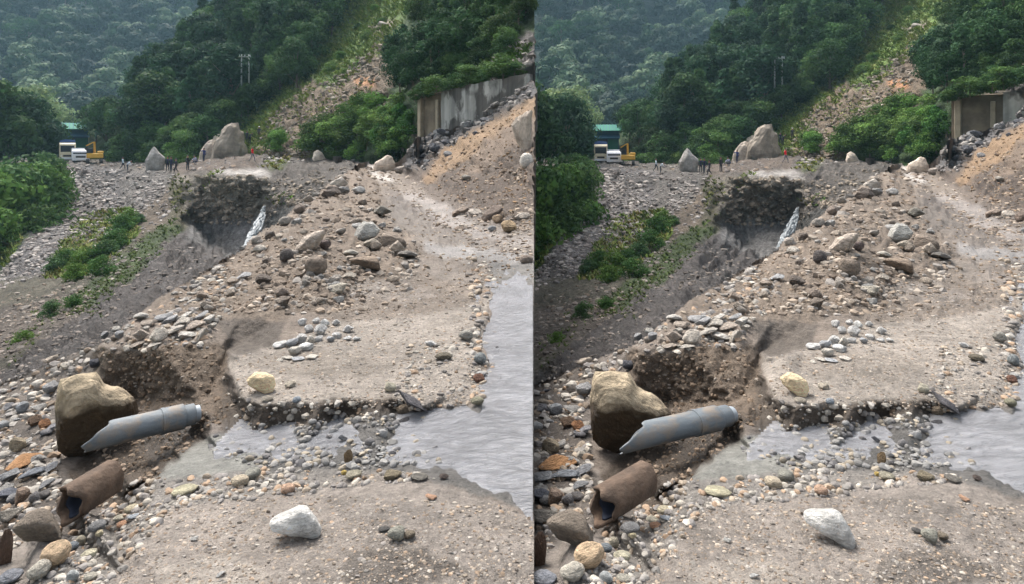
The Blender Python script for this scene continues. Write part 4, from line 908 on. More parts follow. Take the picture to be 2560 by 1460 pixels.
# ------------------------------------------------------------------ trees and shrubs
def crown_arrays(seed, nlobe, nleaf, size, shape, jit=.45):
    """leaf-sized quads on the shells of many lobes; unit height, base at z = 0"""
    rg = np.random.default_rng(seed); L = []
    for k in range(nlobe):
        t = rg.random()
        if shape == 'tree': z = .30 + .56 * t; rmax = .30 * math.sin(math.pi * (0.18 + .74 * t)) + .02; r0 = rg.uniform(.11, .19)
        elif shape == 'tall': z = .24 + .70 * t; rmax = .20 * (1.05 - t); r0 = rg.uniform(.10, .14) * (1.15 - .75 * t)
        elif shape == 'far': z = .40 + .42 * t; rmax = .30 * math.sqrt(max(0, 1 - ((t - .2) / .9) ** 2)); r0 = rg.uniform(.13, .2)
        else: z = .10 + .68 * t; rmax = .46 * math.sqrt(max(0, 1 - (t * .95) ** 2)); r0 = rg.uniform(.14, .24)
        a = rg.uniform(0, 6.28); rr = rmax * math.sqrt(rg.random())
        L.append((np.array([rr * math.cos(a), rr * math.sin(a), z]), r0, rg.uniform(.72, 1.3)))
    n = nleaf; li = rg.integers(nlobe, size=n)
    d = rg.normal(size=(n, 3)); d[:, 2] += .25; d /= np.linalg.norm(d, axis=1, keepdims=True)
    c = np.array([L[i][0] for i in li]); r = np.array([L[i][1] for i in li]) * rg.uniform(.72, 1.08, n)
    P = c + d * r[:, None] * np.array([1, 1, .8]); P[:, 2] = np.maximum(P[:, 2], .02)
    nn = d + rg.normal(size=(n, 3)) * jit; nn /= np.linalg.norm(nn, axis=1, keepdims=True)
    up = rg.normal(size=(n, 3)); t1 = np.cross(nn, up); t1 /= np.linalg.norm(t1, axis=1, keepdims=True); t2 = np.cross(nn, t1)
    s = size * rg.uniform(.6, 1.25, n)[:, None]
    Q = np.stack([P - t1 * s, P - t2 * s * .55 - nn * s * .15, P + t1 * s, P + t2 * s * .55 - nn * s * .15], 1)
    col = np.array([L[i][2] for i in li]) * rg.uniform(.75, 1.25, n)
    if jit < .3: col = np.array([L[i][2] for i in li]) ** .6 * rg.uniform(.92, 1.08, n)
    tint = np.stack([col * rg.uniform(.9, 1.15, n), col, col * rg.uniform(.8, 1.1, n)], -1)
    return Q.reshape(-1, 3), np.repeat(tint, 4, 0), L

def crown_mesh(seed, nlobe, nleaf, size, shape):
    Q, C, L = crown_arrays(seed, nlobe, nleaf, size, shape)
    return mesh_np('crown', Q, np.arange(len(Q)).reshape(-1, 4), M_leaf, True, C), L

def tube(V, Fc, pts, rad, n=6):
    base = len(V); pts = [Vector(p) for p in pts]
    for i, p in enumerate(pts):
        d = (pts[min(i + 1, len(pts) - 1)] - pts[max(i - 1, 0)]).normalized()
        a = d.orthogonal().normalized(); b = d.cross(a)
        for k in range(n):
            th = k / n * 2 * math.pi; V.append(tuple(p + a * math.cos(th) * rad[i] + b * math.sin(th) * rad[i]))
    for i in range(len(pts) - 1):
        for k in range(n):
            Fc.append((base + i * n + k, base + i * n + (k + 1) % n, base + (i + 1) * n + (k + 1) % n, base + (i + 1) * n + k))

def trunk_mesh(seed, L, top, thick):
    rg = random.Random(seed); V, Fc = [], []
    tp = (rg.uniform(-.03, .03), rg.uniform(-.03, .03), top)
    tube(V, Fc, [(0, 0, -.08), (tp[0] * .3, tp[1] * .3, top * .4), tp], [thick * 1.3, thick, thick * .45], 7)
    for c, r, _ in rg.sample(L, min(7, len(L))):
        z0 = rg.uniform(.35, .75) * min(top, c[2])
        tube(V, Fc, [(tp[0] * z0, tp[1] * z0, z0), tuple(np.array([c[0] * .5, c[1] * .5, (z0 + c[2]) / 2])), tuple(c)], [thick * .5, thick * .36, thick * .15], 5)
    return mesh_np('trunk', V, Fc, M_bark)

KINDS = {'tree': [], 'tall': [], 'shrub': []}
for k in range(7):
    me, L = crown_mesh(1000 + k, 26, 3400, .026, 'tree'); KINDS['tree'].append((me, trunk_mesh(k, L, .75, .016)))
for k in range(5):
    me, L = crown_mesh(1100 + k, 22, 2600, .024, 'tall'); KINDS['tall'].append((me, trunk_mesh(20 + k, L, .85, .012)))
for k in range(6):
    me, L = crown_mesh(1200 + k, 24, 2800, .034, 'shrub'); KINDS['shrub'].append((me, trunk_mesh(40 + k, L, .5, .018)))
TR = random.Random(11)
def tree(kind, base, h, wf, rgb, label, group, cat=None, px=None):
    nm = {'tree': 'broadleaf_tree', 'tall': 'slender_tree', 'shrub': 'shrub'}[kind]
    me, tk = TR.choice(KINDS[kind])
    o = link(nm, None, None, base); o.rotation_euler = (TR.uniform(-.05, .05), TR.uniform(-.05, .05), TR.uniform(0, 6.28)); o.scale = (h * wf, h * wf, h)
    cr = link('crown', me, o); c = lin(rgb); cr.color = (c[0] * 1.2, c[1] * 1.2, c[2] * 1.2, 1)
    link('trunk' if kind != 'shrub' else 'stem', tk, o)
    twin(o, label, cat or ('tree' if kind != 'shrub' else 'shrub'), group, px)
    return o

ROWS = [(.2, 'topmost'), (.4, 'upper'), (.6, 'middle'), (.8, 'lower'), (9, 'lowest')]
WOODM = [(260, 'behind the trucks'), (350, 'behind the excavator'), (430, 'above the pointed boulder'), (520, 'beyond the people'), (590, 'above the huge boulder'), (650, 'by the power pole'), (720, 'above the red shirt'), (800, 'by the grass strip'), (9999, 'at the hilltop grass')]
WALLT = [(1040, 'above the wall end'), (1110, 'above the dark recess'), (1180, 'above the plain wall'), (1250, 'above the pale patches'), (9999, 'above the dark mound')]
THICK = [(800, 'above the pale boulder'), (850, 'beside the pale boulder'), (900, 'in the thicket middle'), (950, 'behind the peaked boulder'), (9999, 'near the wall end')]
def grove(layer, poly, n, hm, wf, cols, kinds, label, group, seed, mind, marks=None, xmax=1335):
    rg = random.Random(seed); pts = []
    x0, x1, y0, y1 = poly_min(poly, 0), poly_max(poly, 0), poly_min(poly, 1), poly_max(poly, 1)
    tries = 0
    while len(pts) < n and tries < 6000:
        tries += 1
        a, b = rg.uniform(x0, x1), rg.uniform(y0, y1)
        if not in_poly(np.array([a]), np.array([b]), poly)[0] or any((a - u) ** 2 + (1.6 * (b - v)) ** 2 < mind ** 2 for u, v in pts): continue
        g, nr, _ = layer.at(a, b); h = rg.uniform(*hm); kind = rg.choice(kinds)
        rpx = {'tree': .33, 'tall': .24, 'shrub': .48}[kind] * h * wf * F / g[1]
        if a + rpx > xmax + 8 or (a - rpx < -4 and a > -2): continue
        pts.append((a, b)); c = rg.choice(cols); f = rg.uniform(.7, 1.18)
        lab = label.replace('{at}', next((t for x_, t in marks if a < x_), marks[-1][1]) if marks else '').replace('{row}', next(t for y_, t in ROWS if (b - y0) / (y1 - y0) < y_)).replace('{tone}', 'darker' if f < .93 else 'lighter' if f > 1.04 else 'green')
        tree(kind, Vector(g) - Vector((0, 0, .2)), h, wf, tuple(v * f for v in c), lab, group, None, a if a > 2 else 5000)

DK = [(46,70,40),(40,64,42),(52,76,40),(36,58,40)]
MG = [(58,84,46),(52,78,44),(66,90,48)]
BR = [(76,104,50),(70,98,46),(84,108,56)]
grove(HILL, [(200,380),(300,300),(380,220),(560,60),(620,-60),(760,-125),(960,-125),(920,-20),(810,100),(710,190),(595,285),(480,340),(330,385)], 84, (8.5, 13), 1.1, DK, ['tree', 'tree', 'tree', 'tall'], '{row} {tone} tree of the wood {at}, {h}', 'trees of the dense hillside wood, {h}', 71, 30, WOODM)
grove(HILL, [(250,400),(330,392),(440,370),(560,310),(660,240),(690,235),(600,315),(470,395),(380,415)], 34, (3.5, 6.5), 1.15, MG, ['tree', 'shrub'], '{row} {tone} bushy tree along the wood edge {at}, {h}', 'bushy trees along the wood edge, {h}', 72, 26, WOODM)
grove(HILL, [(190,420),(330,405),(470,400),(480,425),(300,425)], 16, (2.2, 3.6), 1.2, BR, ['shrub'], '{row} {tone} light shrub at the wood foot {at}, {h}', 'light green shrubs behind the far road, {h}', 73, 20, WOODM)
grove(HILL, [(690,240),(710,180),(820,80),(850,90),(780,180),(730,235)], 10, (6, 9), 1.05, MG, ['tree'], '{row} {tone} rounded tree bordering the hillside {at}, {h}', 'rounded trees bordering the grassy hillside, {h}', 74, 30, WOODM)
grove(HILL, [(560,380),(640,320),(780,200),(900,60),(960,10),(960,150),(880,180),(740,225),(640,340)], 9, (.9, 2.0), 1.3, BR, ['shrub'], '{row} {tone} small bush on the grassy strip {at}, {h}', 'small bushes on the grassy strip, {h}', 81, 30, WOODM)
grove(HILL, [(1150,80),(1250,-60),(1335,-90),(1335,90),(1240,115)], 26, (1.4, 3.0), 1.25, MG, ['shrub', 'shrub', 'tree'], '{row} {tone} undergrowth shrub on the slope {at}, {h}', 'undergrowth shrubs above the wall, {h}', 82, 16, [(1200,'above the plain wall'),(1260,'above the pale patches'),(9999,'above the dark mound')])
grove(HILL, [(300,290),(400,210),(560,70),(700,-40),(860,-60),(800,80),(690,190),(560,280),(420,330)], 16, (12, 16), .8, [(50,76,50),(58,84,52)], ['tall'], '{row} {tone} tall pointed tree of the wood {at}, {h}', 'tall pointed trees of the wood, {h}', 83, 44, WOODM)
# trees over the retaining wall
grove(HILL, [(975,215),(1000,60),(1100,-60),(1320,-60),(1320,60),(1230,110),(1150,190),(1050,228)], 34, (4.2, 6.4), 1.0, [(52,78,48),(60,86,48),(46,70,46),(74,98,52)], ['tree', 'tall'], '{row} {tone} airy tree on the slope {at}, {h}', 'airy trees above the retaining wall, {h}', 75, 34, WALLT)
grove(HILL, [(975,240),(985,170),(1040,190),(1045,235)], 5, (3.5, 5), 1.0, [(40,66,38)], ['tree'], '{row} {tone} dark leafy tree {at}, {h}', 'dark trees at the end of the retaining wall, {h}', 76, 22, WALLT)
grove(HILL, [(1060,225),(1150,215),(1200,180),(1300,110),(1310,95),(1200,150),(1100,190)], 12, (1.6, 3), 1.1, MG, ['shrub'], '{row} {tone} low shrub at the wall top {at}, {h}', 'low shrubs over the retaining wall, {h}', 77, 22, WALLT)
for i in range(10):
    f = i / 9; hx = 1036 + 250 * f
    g = pt(hx, 252 - 66 * f, 46.6 - 6.6 * f)
    tree('shrub', g, (.9 + .4 * (i * 7 % 3)), 1.7, MG[i % 3], f'small shrub on the wall coping, {ORD[i]} from the left, {{h}}', 'small shrubs on the wall coping, {h}', None, hx)
# shrub bank by the road crest
grove(HILL, [(760,405),(790,330),(850,290),(920,270),(1010,290),(1030,360),(985,400),(900,405)], 26, (2.2, 3.4), 1.2, BR, ['shrub'], '{row} {tone} leafy shrub of the bright thicket {at}, {h}', 'shrubs of the bright green thicket, {h}', 78, 28, THICK)
grove(HILL, [(940,380),(1000,300),(1035,330),(1010,395)], 8, (2.2, 3.2), 1.2, [(48,80,34),(54,88,36)], ['shrub'], '{row} {tone} deep green shrub {at}, {h}', 'deep green shrubs of the thicket, {h}', 79, 24, THICK)
grove(HILL, [(680,395),(690,360),(720,350),(715,390)], 3, (2.2, 3), 1.0, BR, ['shrub'], '{row} green shrub standing in the debris chute, {h}', 'shrubs in the debris chute, {h}', 80, 14, None)
# left rim trees
def rim(px, py, Y, h, wf, kind, rgb, lab, grp):
    tree(kind, pt(px, py, Y), h, wf, rgb, lab, grp, None, px)
for i, (px, py, Y, h) in enumerate([(20,640,62,10.5),(80,600,66,9.5),(110,520,70,6.5),(-60,660,58,11),(50,560,70,9.5),(20,560,64,7),(125,470,76,5),(-20,690,54,7),(70,640,60,6)]):
    rim(px, py, Y, h, 1.0, 'shrub', BR[i % 3] if i % 2 else MG[i % 3], f'leafy bush on the valley rim, {ORD[sorted([20,80,110,-60,50,21,125,-20,70]).index(px if i != 5 else 21)]} from the left, {{h}}', 'leafy bushes on the valley rim, {h}')
for i, (px, py, Y, h) in enumerate([(20,470,95,16),(75,450,100,15),(-40,470,90,17),(105,440,110,12)]):
    rim(px, py, Y, h, 1.0, 'tree', DK[i % 4], f'dark tree behind the rim bushes, {ORD[[-40,20,75,105].index(px)]} from the left, {{h}}', 'dark trees behind the rim bushes, {h}')
for i, (px, py, Y, h) in enumerate([(85,395,150,19),(60,360,165,16),(120,380,160,15)]):
    rim(px, py, Y, h, 1.1, 'tree', (104,122,84), f'pale grey green tree below the mountain, {ORD[[60,85,120].index(px)]} from the left, {{h}}', 'pale grey green trees below the mountain, {h}')
# weeds on the scree
WEEDX = sorted([310,325,290,265,235,205,165,140,250,190,130,180,60,350])
for i, (px, py, h, c) in enumerate([(310,585,62,0),(325,565,50,1),(290,620,60,0),(265,640,52,2),(235,655,50,0),(205,668,56,1),(165,665,52,0),(140,680,46,2),(250,690,60,0),(190,700,56,1),(130,790,50,2),(180,770,44,0),(60,850,38,1),(350,560,30,2)]):
    g, nr, _ = MID.at(px, py)
    tree('shrub', Vector(g) - Vector((0, 0, .1)), h * g[1] / F, 1.15, [(58,86,44),(74,100,46),(64,88,56)][c], f'low green shrub below the scree, {ORD[WEEDX.index(px)]} from the left, {{h}}', 'low shrubs on the slope below the scree, {h}', None, px)

# canopy of the mountain: the largest crowns singly, the others as one wood
rg = np.random.default_rng(5)
spots = []
for _ in range(6000):
    a, b = rg.uniform(-120, 620), rg.uniform(-100, 400)
    if not in_poly(np.array([a]), np.array([b]), [(-140,400),(-140,-100),(370,-100),(470,-5),(560,0),(640,60),(480,140),(330,260),(200,400)])[0]: continue
    g, nr, _ = MTN.at(a, b)
    if all((a - u) ** 2 + (1.3 * (b - v)) ** 2 < 0 or (a - u) ** 2 + (1.3 * (b - v)) ** 2 > 38 ** 2 for u, v, *_ in spots): spots.append((a, b, g))
    if len(spots) >= 330: break
MCOL = [(34,54,36),(44,66,42),(26,46,34),(84,104,72),(42,70,34),(24,42,36)]
spots.sort(key=lambda s: -s[1])
big = [s for k, s in enumerate(spots) if k % 6 == 0 and s[0] > -20][:40]
for (a, b, g) in big:
    ci = rg.integers(6); col_ = next(t for x_, t in ((80, 'leftmost'), (160, 'left'), (260, 'central'), (360, 'right'), (9999, 'rightmost')) if a < x_); row_ = next(t for y_, t in ((0, 'topmost'), (80, 'upper'), (160, 'middle'), (250, 'lower'), (9999, 'lowest')) if b < y_)
    tree('tree', Vector(g) - Vector((0, 0, 1)), rg.uniform(18, 25), 1.2, MCOL[ci], row_ + ' ' + ('pale' if ci == 3 else 'dark' if ci in (2, 5) else 'green') + ' tree in the ' + col_ + ' part of the mountain forest, {h}', 'tall trees on the far mountain, {h}', None, a if a > 2 else 5000)
far_var = [crown_arrays(2000 + k, 9, 1000, .042, 'far', .2)[:2] for k in range(6)]
m2 = col_mat('far_leaves', .8, .3)
for right in (0, 1):
    Vs, Cs = [], []
    r2 = np.random.default_rng(9)
    for (a, b, g) in spots:
        k = r2.integers(6); h = r2.uniform(13, 19); c = np.array(lin(MCOL[r2.integers(6)])); th = r2.uniform(0, 6.28)
        if any(s[0] == a for s in big) or (right and a < 4): continue
        Q, tint = far_var[k]
        V = Q * np.array([h * 1.5, h * 1.5, h * 1.45]); V = V @ np.array(Matrix.Rotation(th, 3, 'Z')).T + g
        if right: V = V + np.array([KX * g[1], 0, KZ * g[1]])
        Vs.append(V); Cs.append(tint * c)
    V = np.concatenate(Vs)
    tag(link('forest', mesh_np('forest', V, np.arange(len(V)).reshape(-1, 4), m2, True, np.concatenate(Cs))), kind='stuff')

# ------------------------------------------------------------------ mesh builder for made things
class MB:
    def __init__(self): self.V, self.F = [], []
    def box(self, x0, x1, y0, y1, z0, z1, taper=0.0):
        b = len(self.V); t = taper
        self.V += [(x0,y0,z0),(x1,y0,z0),(x1,y1,z0),(x0,y1,z0),(x0+t,y0+t,z1),(x1-t,y0+t,z1),(x1-t,y1-t,z1),(x0+t,y1-t,z1)]
        self.F += [tuple(b + i for i in f) for f in ((0,3,2,1),(4,5,6,7),(0,1,5,4),(1,2,6,5),(2,3,7,6),(3,0,4,7))]
        return self
    def prism(self, prof, y0, y1):                 # profile in xz, extruded along y
        b = len(self.V); n = len(prof)
        self.V += [(x, y0, z) for x, z in prof] + [(x, y1, z) for x, z in prof]
        self.F += [tuple(b + i for i in range(n)), tuple(b + n + i for i in reversed(range(n)))]
        self.F += [(b + i, b + n + i, b + n + (i + 1) % n, b + (i + 1) % n) for i in range(n)]
        return self
    def prism_x(self, prof, x0, x1):               # profile in yz, extruded along x
        b = len(self.V); n = len(prof)
        self.V += [(x0, y, z) for y, z in prof] + [(x1, y, z) for y, z in prof]
        self.F += [tuple(b + i for i in range(n)), tuple(b + n + i for i in reversed(range(n)))]
        self.F += [(b + i, b + n + i, b + n + (i + 1) % n, b + (i + 1) % n) for i in range(n)]
        return self
    def cyl(self, p0, p1, r0, r1=None, n=14):
        r1 = r0 if r1 is None else r1
        p0, p1 = Vector(p0), Vector(p1); d = (p1 - p0).normalized(); a = d.orthogonal().normalized(); c = d.cross(a); b = len(self.V)
        for p, r in ((p0, r0), (p1, r1)):
            for k in range(n):
                th = k / n * 2 * math.pi; self.V.append(tuple(p + (a * math.cos(th) + c * math.sin(th)) * r))
        self.F += [(b + k, b + (k + 1) % n, b + n + (k + 1) % n, b + n + k) for k in range(n)]
        self.F += [tuple(b + k for k in reversed(range(n))), tuple(b + n + k for k in range(n))]
        return self
    def build(self, name, mat, parent=None, loc=None, bevel=0.0, smooth=False):
        bm = bmesh.new(); vs = [bm.verts.new(v) for v in self.V]
        for f in self.F:
            try: bm.faces.new([vs[i] for i in f])
            except ValueError: pass
        bmesh.ops.recalc_face_normals(bm, faces=bm.faces)
        if bevel: bmesh.ops.bevel(bm, geom=list(bm.edges), offset=bevel, segments=1, affect='EDGES', clamp_overlap=True)
        for f in bm.faces: f.smooth = smooth
        me = bpy.data.meshes.new(name); bm.to_mesh(me); bm.free(); me.materials.append(mat)
        return link(name, me, parent, loc)

# ------------------------------------------------------------------ retaining wall
def concrete_mat():
    m, nt, b = new_mat('stained_concrete'); tc = N(nt, 'ShaderNodeTexCoord')
    t = N(nt, 'ShaderNodeTexNoise'); t.inputs['Scale'].default_value = 0.45; t.inputs['Detail'].default_value = 5; t.inputs['Roughness'].default_value = .55
    mp = N(nt, 'ShaderNodeMapping'); mp.inputs['Scale'].default_value = (1.1, 1.1, .65); nt.links.new(tc.outputs['Object'], mp.inputs[0]); nt.links.new(mp.outputs[0], t.inputs['Vector'])
    cr = N(nt, 'ShaderNodeValToRGB'); e = cr.color_ramp.elements
    e[0].position = .50; e[0].color = (*lin((84, 80, 75)), 1); e[1].position = .56; e[1].color = (*lin((158, 156, 150)), 1)
    nt.links.new(t.outputs['Fac'], cr.inputs[0])
    # vertical drip stains
    st = N(nt, 'ShaderNodeTexNoise'); st.inputs['Scale'].default_value = 1.0; st.inputs['Detail'].default_value = 4
    mp2 = N(nt, 'ShaderNodeMapping'); mp2.inputs['Scale'].default_value = (2.2, 2.2, .12); nt.links.new(tc.outputs['Object'], mp2.inputs[0]); nt.links.new(mp2.outputs[0], st.inputs['Vector'])
    r = N(nt, 'ShaderNodeMapRange'); r.inputs['From Min'].default_value = .35; r.inputs['From Max'].default_value = .62; r.inputs['To Min'].default_value = .55; r.inputs['To Max'].default_value = 1.1
    nt.links.new(st.outputs['Fac'], r.inputs['Value'])
    s = N(nt, 'ShaderNodeVectorMath', operation='SCALE'); nt.links.new(cr.outputs[0], s.inputs[0]); nt.links.new(r.outputs[0], s.inputs['Scale'])
    nt.links.new(s.outputs[0], b.inputs['Base Color']); b.inputs['Roughness'].default_value = .9
    bp = N(nt, 'ShaderNodeBump'); bp.inputs['Distance'].default_value = .06; nt.links.new(t.outputs['Fac'], bp.inputs['Height']); nt.links.new(bp.outputs[0], b.inputs['Normal'])
    return m
M_conc = concrete_mat()
M_darkconc = plain('dark_concrete', (112, 100, 84), .9, 0, 1.2, .6, 1.3, .05)  # darker brown concrete for the recessed end and the coping
wa, wb = pt(1040, 340, 47.2), pt(1318, 212, 38.2)
root = link('retaining_wall', None, None, wa)
dirv = Vector((wb.x - wa.x, wb.y - wa.y, 0)); Lw = dirv.length; root.rotation_euler = (0, 0, math.atan2(dirv.y, dirv.x))
def wall_panel(u0, u1, zt0, zt1, zb0, zb1, y0, thick, name, mat):
    n, k = max(3, int((u1 - u0) / .25)), 14; V, Fc = [], []
    for j in range(k + 1):
        for i in range(n + 1):
            f = i / n; g = j / k; zt = zt0 + (zt1 - zt0) * f; zb = zb0 + (zb1 - zb0) * f
            V.append((u0 + (u1 - u0) * f, y0, zb + (zt - zb) * g))
    V = np.array(V); V[:, 1] += .05 * fbm(V * 1.1, 3, 3); V[:, 2] += .10 * fbm(V[:, :1] * np.array([[1.4, 0, 0]]), 8, 3) * (np.arange(len(V)) >= (n + 1) * k)
    B = V.copy(); B[:, 1] = y0 + thick
    I = np.arange((n + 1) * (k + 1)).reshape(k + 1, n + 1); q = np.stack([I[:-1, :-1], I[:-1, 1:], I[1:, 1:], I[1:, :-1]], -1).reshape(-1, 4)
    m0 = len(V); edge = []
    ring = list(I[0, :]) + list(I[1:, -1]) + list(I[-1, -2::-1]) + list(I[-2:0:-1, 0])
    for a, b_ in zip(ring, ring[1:] + ring[:1]): edge.append((b_, a, a + m0, b_ + m0))
    Fc = np.concatenate([q, q[:, ::-1] + m0, np.array(edge)])
    return link(name, mesh_np(name, np.concatenate([V, B]), Fc, mat, False), root)
ztA, ztB = 3.1, 3.75
wall_panel(0.1, 3.3, ztA, ztA + .25, -1.5, -1.2, .25, .4, 'recessed_panel', M_darkconc)['label'] = 'dark recessed end of the wall'
wall_panel(3.3, Lw, ztA + .25, ztB, -1.2, 2.5, 0, .5, 'wall_face', M_conc)
M_pier = plain('pale_pier', (150, 138, 118), .9, 0, 1.5, .7, 1.2, .03)
MB().box(.35, .75, -.12, .24, -1.5, ztA - .1).build('pier', M_pier, root, bevel=.03)
MB().box(2.55, 2.85, -.02, .24, -1.3, ztA - .4).build('pier', M_pier, root, bevel=.03)
MB().box(-.2, 3.35, -.12, .5, ztA + .02, ztA + .15).build('coping', M_darkconc, root, bevel=.05)
twin(root, 'stained grey concrete retaining wall with pale patches above the dark rubble, {h}', 'wall', 'retaining walls, {h}', 1040)

# ------------------------------------------------------------------ culvert pipe, big boulder and rusty drum in the gully
M_pipe = plain('grey_plastic', (112, 116, 117), .6, 0, 6, .5, 1.3, .012)
def muddy_plastic():
    m, nt, b = new_mat('muddy_plastic'); tc = N(nt, 'ShaderNodeTexCoord')
    def noise(sc_, det, stretch):
        mp = N(nt, 'ShaderNodeMapping'); mp.inputs['Scale'].default_value = stretch
        t = N(nt, 'ShaderNodeTexNoise'); t.inputs['Scale'].default_value = sc_; t.inputs['Detail'].default_value = det; t.inputs['Roughness'].default_value = .65
        nt.links.new(tc.outputs['Object'], mp.inputs[0]); nt.links.new(mp.outputs[0], t.inputs['Vector']); return t.outputs['Fac']
    r1 = N(nt, 'ShaderNodeValToRGB'); r1.color_ramp.elements[0].position = .35; r1.color_ramp.elements[1].position = .7
    r1.color_ramp.elements[0].color = (*lin((70, 76, 80)), 1); r1.color_ramp.elements[1].color = (*lin((112, 118, 121)), 1)
    nt.links.new(noise(9, 8, (.25, 1, 1)), r1.inputs[0])
    r2 = N(nt, 'ShaderNodeValToRGB'); r2.color_ramp.elements[0].position = .52; r2.color_ramp.elements[1].position = .66
    r2.color_ramp.elements[0].color = (0, 0, 0, 1); r2.color_ramp.elements[1].color = (.8, .8, .8, 1)
    f = noise(7, 9, (1, 1, 1)); nt.links.new(f, r2.inputs[0])
    mx = N(nt, 'ShaderNodeMix', data_type='RGBA'); nt.links.new(r2.outputs[0], mx.inputs['Factor']); nt.links.new(r1.outputs[0], mx.inputs[6]); mx.inputs[7].default_value = (*lin((122, 108, 92)), 1)
    nt.links.new(mx.outputs[2], b.inputs['Base Color']); b.inputs['Roughness'].default_value = .65
    bp = N(nt, 'ShaderNodeBump'); bp.inputs['Distance'].default_value = .01; nt.links.new(f, bp.inputs['Height']); nt.links.new(bp.outputs[0], b.inputs['Normal'])
    return m
M_pipe = muddy_plastic()
pa, pb = pt(236, 1092, 3.85), pt(480, 1036, 4.25)
ax = (pb - pa); Lp = ax.length; ax.normalize()
root = link('drain_pipe', None, None, pa)
root.rotation_euler = ax.to_track_quat('X', 'Z').to_euler()
def pipe_mesh(x0, x1, r, wall, n=36, m=22, slant=0.0, broken=False, wob=0.0):
    V, Fc = [], []; rgp = random.Random(3)
    for layer_ in (0, 1):
        rr = r - (wall if layer_ else 0)
        for i in range(m + 1):
            for k in range(n):
                th = k / n * 2 * math.pi; cz, cy = math.sin(th), math.cos(th)
                xs = x0 + (slant * max(0, (.75 * cy + .6 * cz) * .55 + .45) if broken else 0)
                if broken: xs += .012 * math.sin(3 * th + 1) + .008 * math.sin(7 * th)
                x = xs + (x1 - xs) * i / m
                w_ = 1 + wob * math.sin(9 * x + 2 * th)
                V.append((x, cy * rr * w_, cz * rr * w_))
    o1 = (m + 1) * n
    for i in range(m):
        for k in range(n):
            a, b_ = i * n + k, i * n + (k + 1) % n
            Fc.append((a, a + n, b_ + n, b_)); Fc.append((o1 + a, o1 + b_, o1 + b_ + n, o1 + a + n))
    for k in range(n):
        a, b_ = k, (k + 1) % n; Fc.append((a, b_, b_ + o1, a + o1))
        a, b_ = m * n + k, m * n + (k + 1) % n; Fc.append((b_, a, a + o1, b_ + o1))
    return mesh_np('pipe', V, Fc, M_pipe, True)
link('pipe_body', pipe_mesh(-.06, Lp * .68, .080, .007, slant=.19, broken=True, wob=.012), root)
link('socket', pipe_mesh(Lp * .66, Lp * .90, .0845, .012), root)
link('socket_rim', pipe_mesh(Lp * .655, Lp * .69, .087, .01), root)
link('inner_pipe', pipe_mesh(Lp * .88, Lp * 1.02, .072, .01), root)
M_tape = plain('pale_end', (140, 146, 150), .5, 0, 20)
link('end_band', pipe_mesh(Lp * 1.0, Lp * 1.08, .055, .02), root).data.materials[0] = M_tape
twin(root, 'grey drain pipe with broken slanted end jutting from the soil face, {h}', 'pipe', None, 240, ax)

orock(NEAR, [(140,1035),(142,985),(150,934),(184,928),(240,926),(258,958),(300,978),(337,1008),(347,1048),(330,1092),(280,1132),(206,1169),(164,1140),(148,1100)], (176, 156, 126), 'huge wet brown boulder, pale top, painted shade below, behind the drain pipe, {h}', 'boulder', 40, .05, .55, 10, 1.15, .82, ((.05, -.55, -.83), .26)).data.materials[0] = wet_rock()

M_rust = plain('rusty_concrete', (84, 68, 55), .95, 0, 9, .45, 1.5, .05)
M_hole = plain('drum_mouth_shade', (34, 40, 54), .8, 0, 6)  # near-black inner tube paints the shade inside the drum's mouth
da, db = pt(184, 1252, 2.98), pt(290, 1178, 3.2)
root = link('broken_drum', None, None, da); DRUM_AX = Vector((.22, .93, .02))
root.rotation_euler = DRUM_AX.to_track_quat('X', 'Z').to_euler()
def drum(x0, x1, r, wall, mat, nm, n=30, m=8):
    V, Fc = [], []
    for l_ in (0, 1):
        rr = r - wall * l_
        for i in range(m + 1):
            for k in range(n):
                th = k / n * 6.28318; x = x0 + (x1 - x0) * i / m + (.02 * math.sin(2 * th + 1) + .012 * math.sin(5 * th)) * (1 - i / m)
                w_ = 1 + .03 * math.sin(3 * th + 4 * x) + .02 * math.sin(7 * th)
                V.append((x, math.cos(th) * rr * w_ * .82, math.sin(th) * rr * w_))
    o1 = (m + 1) * n
    for i in range(m):
        for k in range(n):
            a, b_ = i * n + k, i * n + (k + 1) % n
            Fc.append((a, a + n, b_ + n, b_)); Fc.append((o1 + a, o1 + b_, o1 + b_ + n, o1 + a + n))
    for k in range(n): Fc.append((k, (k + 1) % n, (k + 1) % n + o1, k + o1))
    return link(nm, mesh_np(nm, V, Fc, mat, True), root)
drum(-.03, .22, .092, .016, M_rust, 'drum_shell'); drum(.01, .22, .075, .008, M_hole, 'drum_inside')
twin(root, 'rusty broken drum with dark hollow mouth lying in the gully, {h}', 'drum', None, 184, DRUM_AX)

# ------------------------------------------------------------------ waterfall under the road
V, Fc = [], []
wf = [(664, 512, 52.5, 2.5), (657, 530, 52, 6), (648, 552, 51, 9), (637, 575, 50, 12), (627, 598, 49, 13), (617, 620, 48, 11), (608, 634, 47, 6), (598, 648, 46.5, 4)]
for strand in range(5):
    pts_, rad_ = [], []; rs = random.Random(strand)
    for a, b in zip(wf, wf[1:]):
        for k in range(6):
            f = k / 6; px, py, Y, w = [a[i] + (b[i] - a[i]) * f for i in range(4)]
            g_ = (strand - 2) / 2.2
            pts_.append(pt(px + g_ * w + rs.uniform(-.8, .8), py + abs(g_) * w * .4, Y + rs.uniform(-.1, .1))); rad_.append(w * Y / F * rs.uniform(.22, .42))
    tube(V, Fc, pts_, rad_, 8)
V = np.array(V); V += .12 * fbm(V * 1.3, 4, 3)[:, None]
for right in (0, 1):
    U = V.copy()
    if right: U[:, 0] += KX * U[:, 1]; U[:, 2] += KZ * U[:, 1]
    tag(link('waterfall', mesh_np('waterfall', U, np.array(Fc), M_fall, True)), kind='structure')

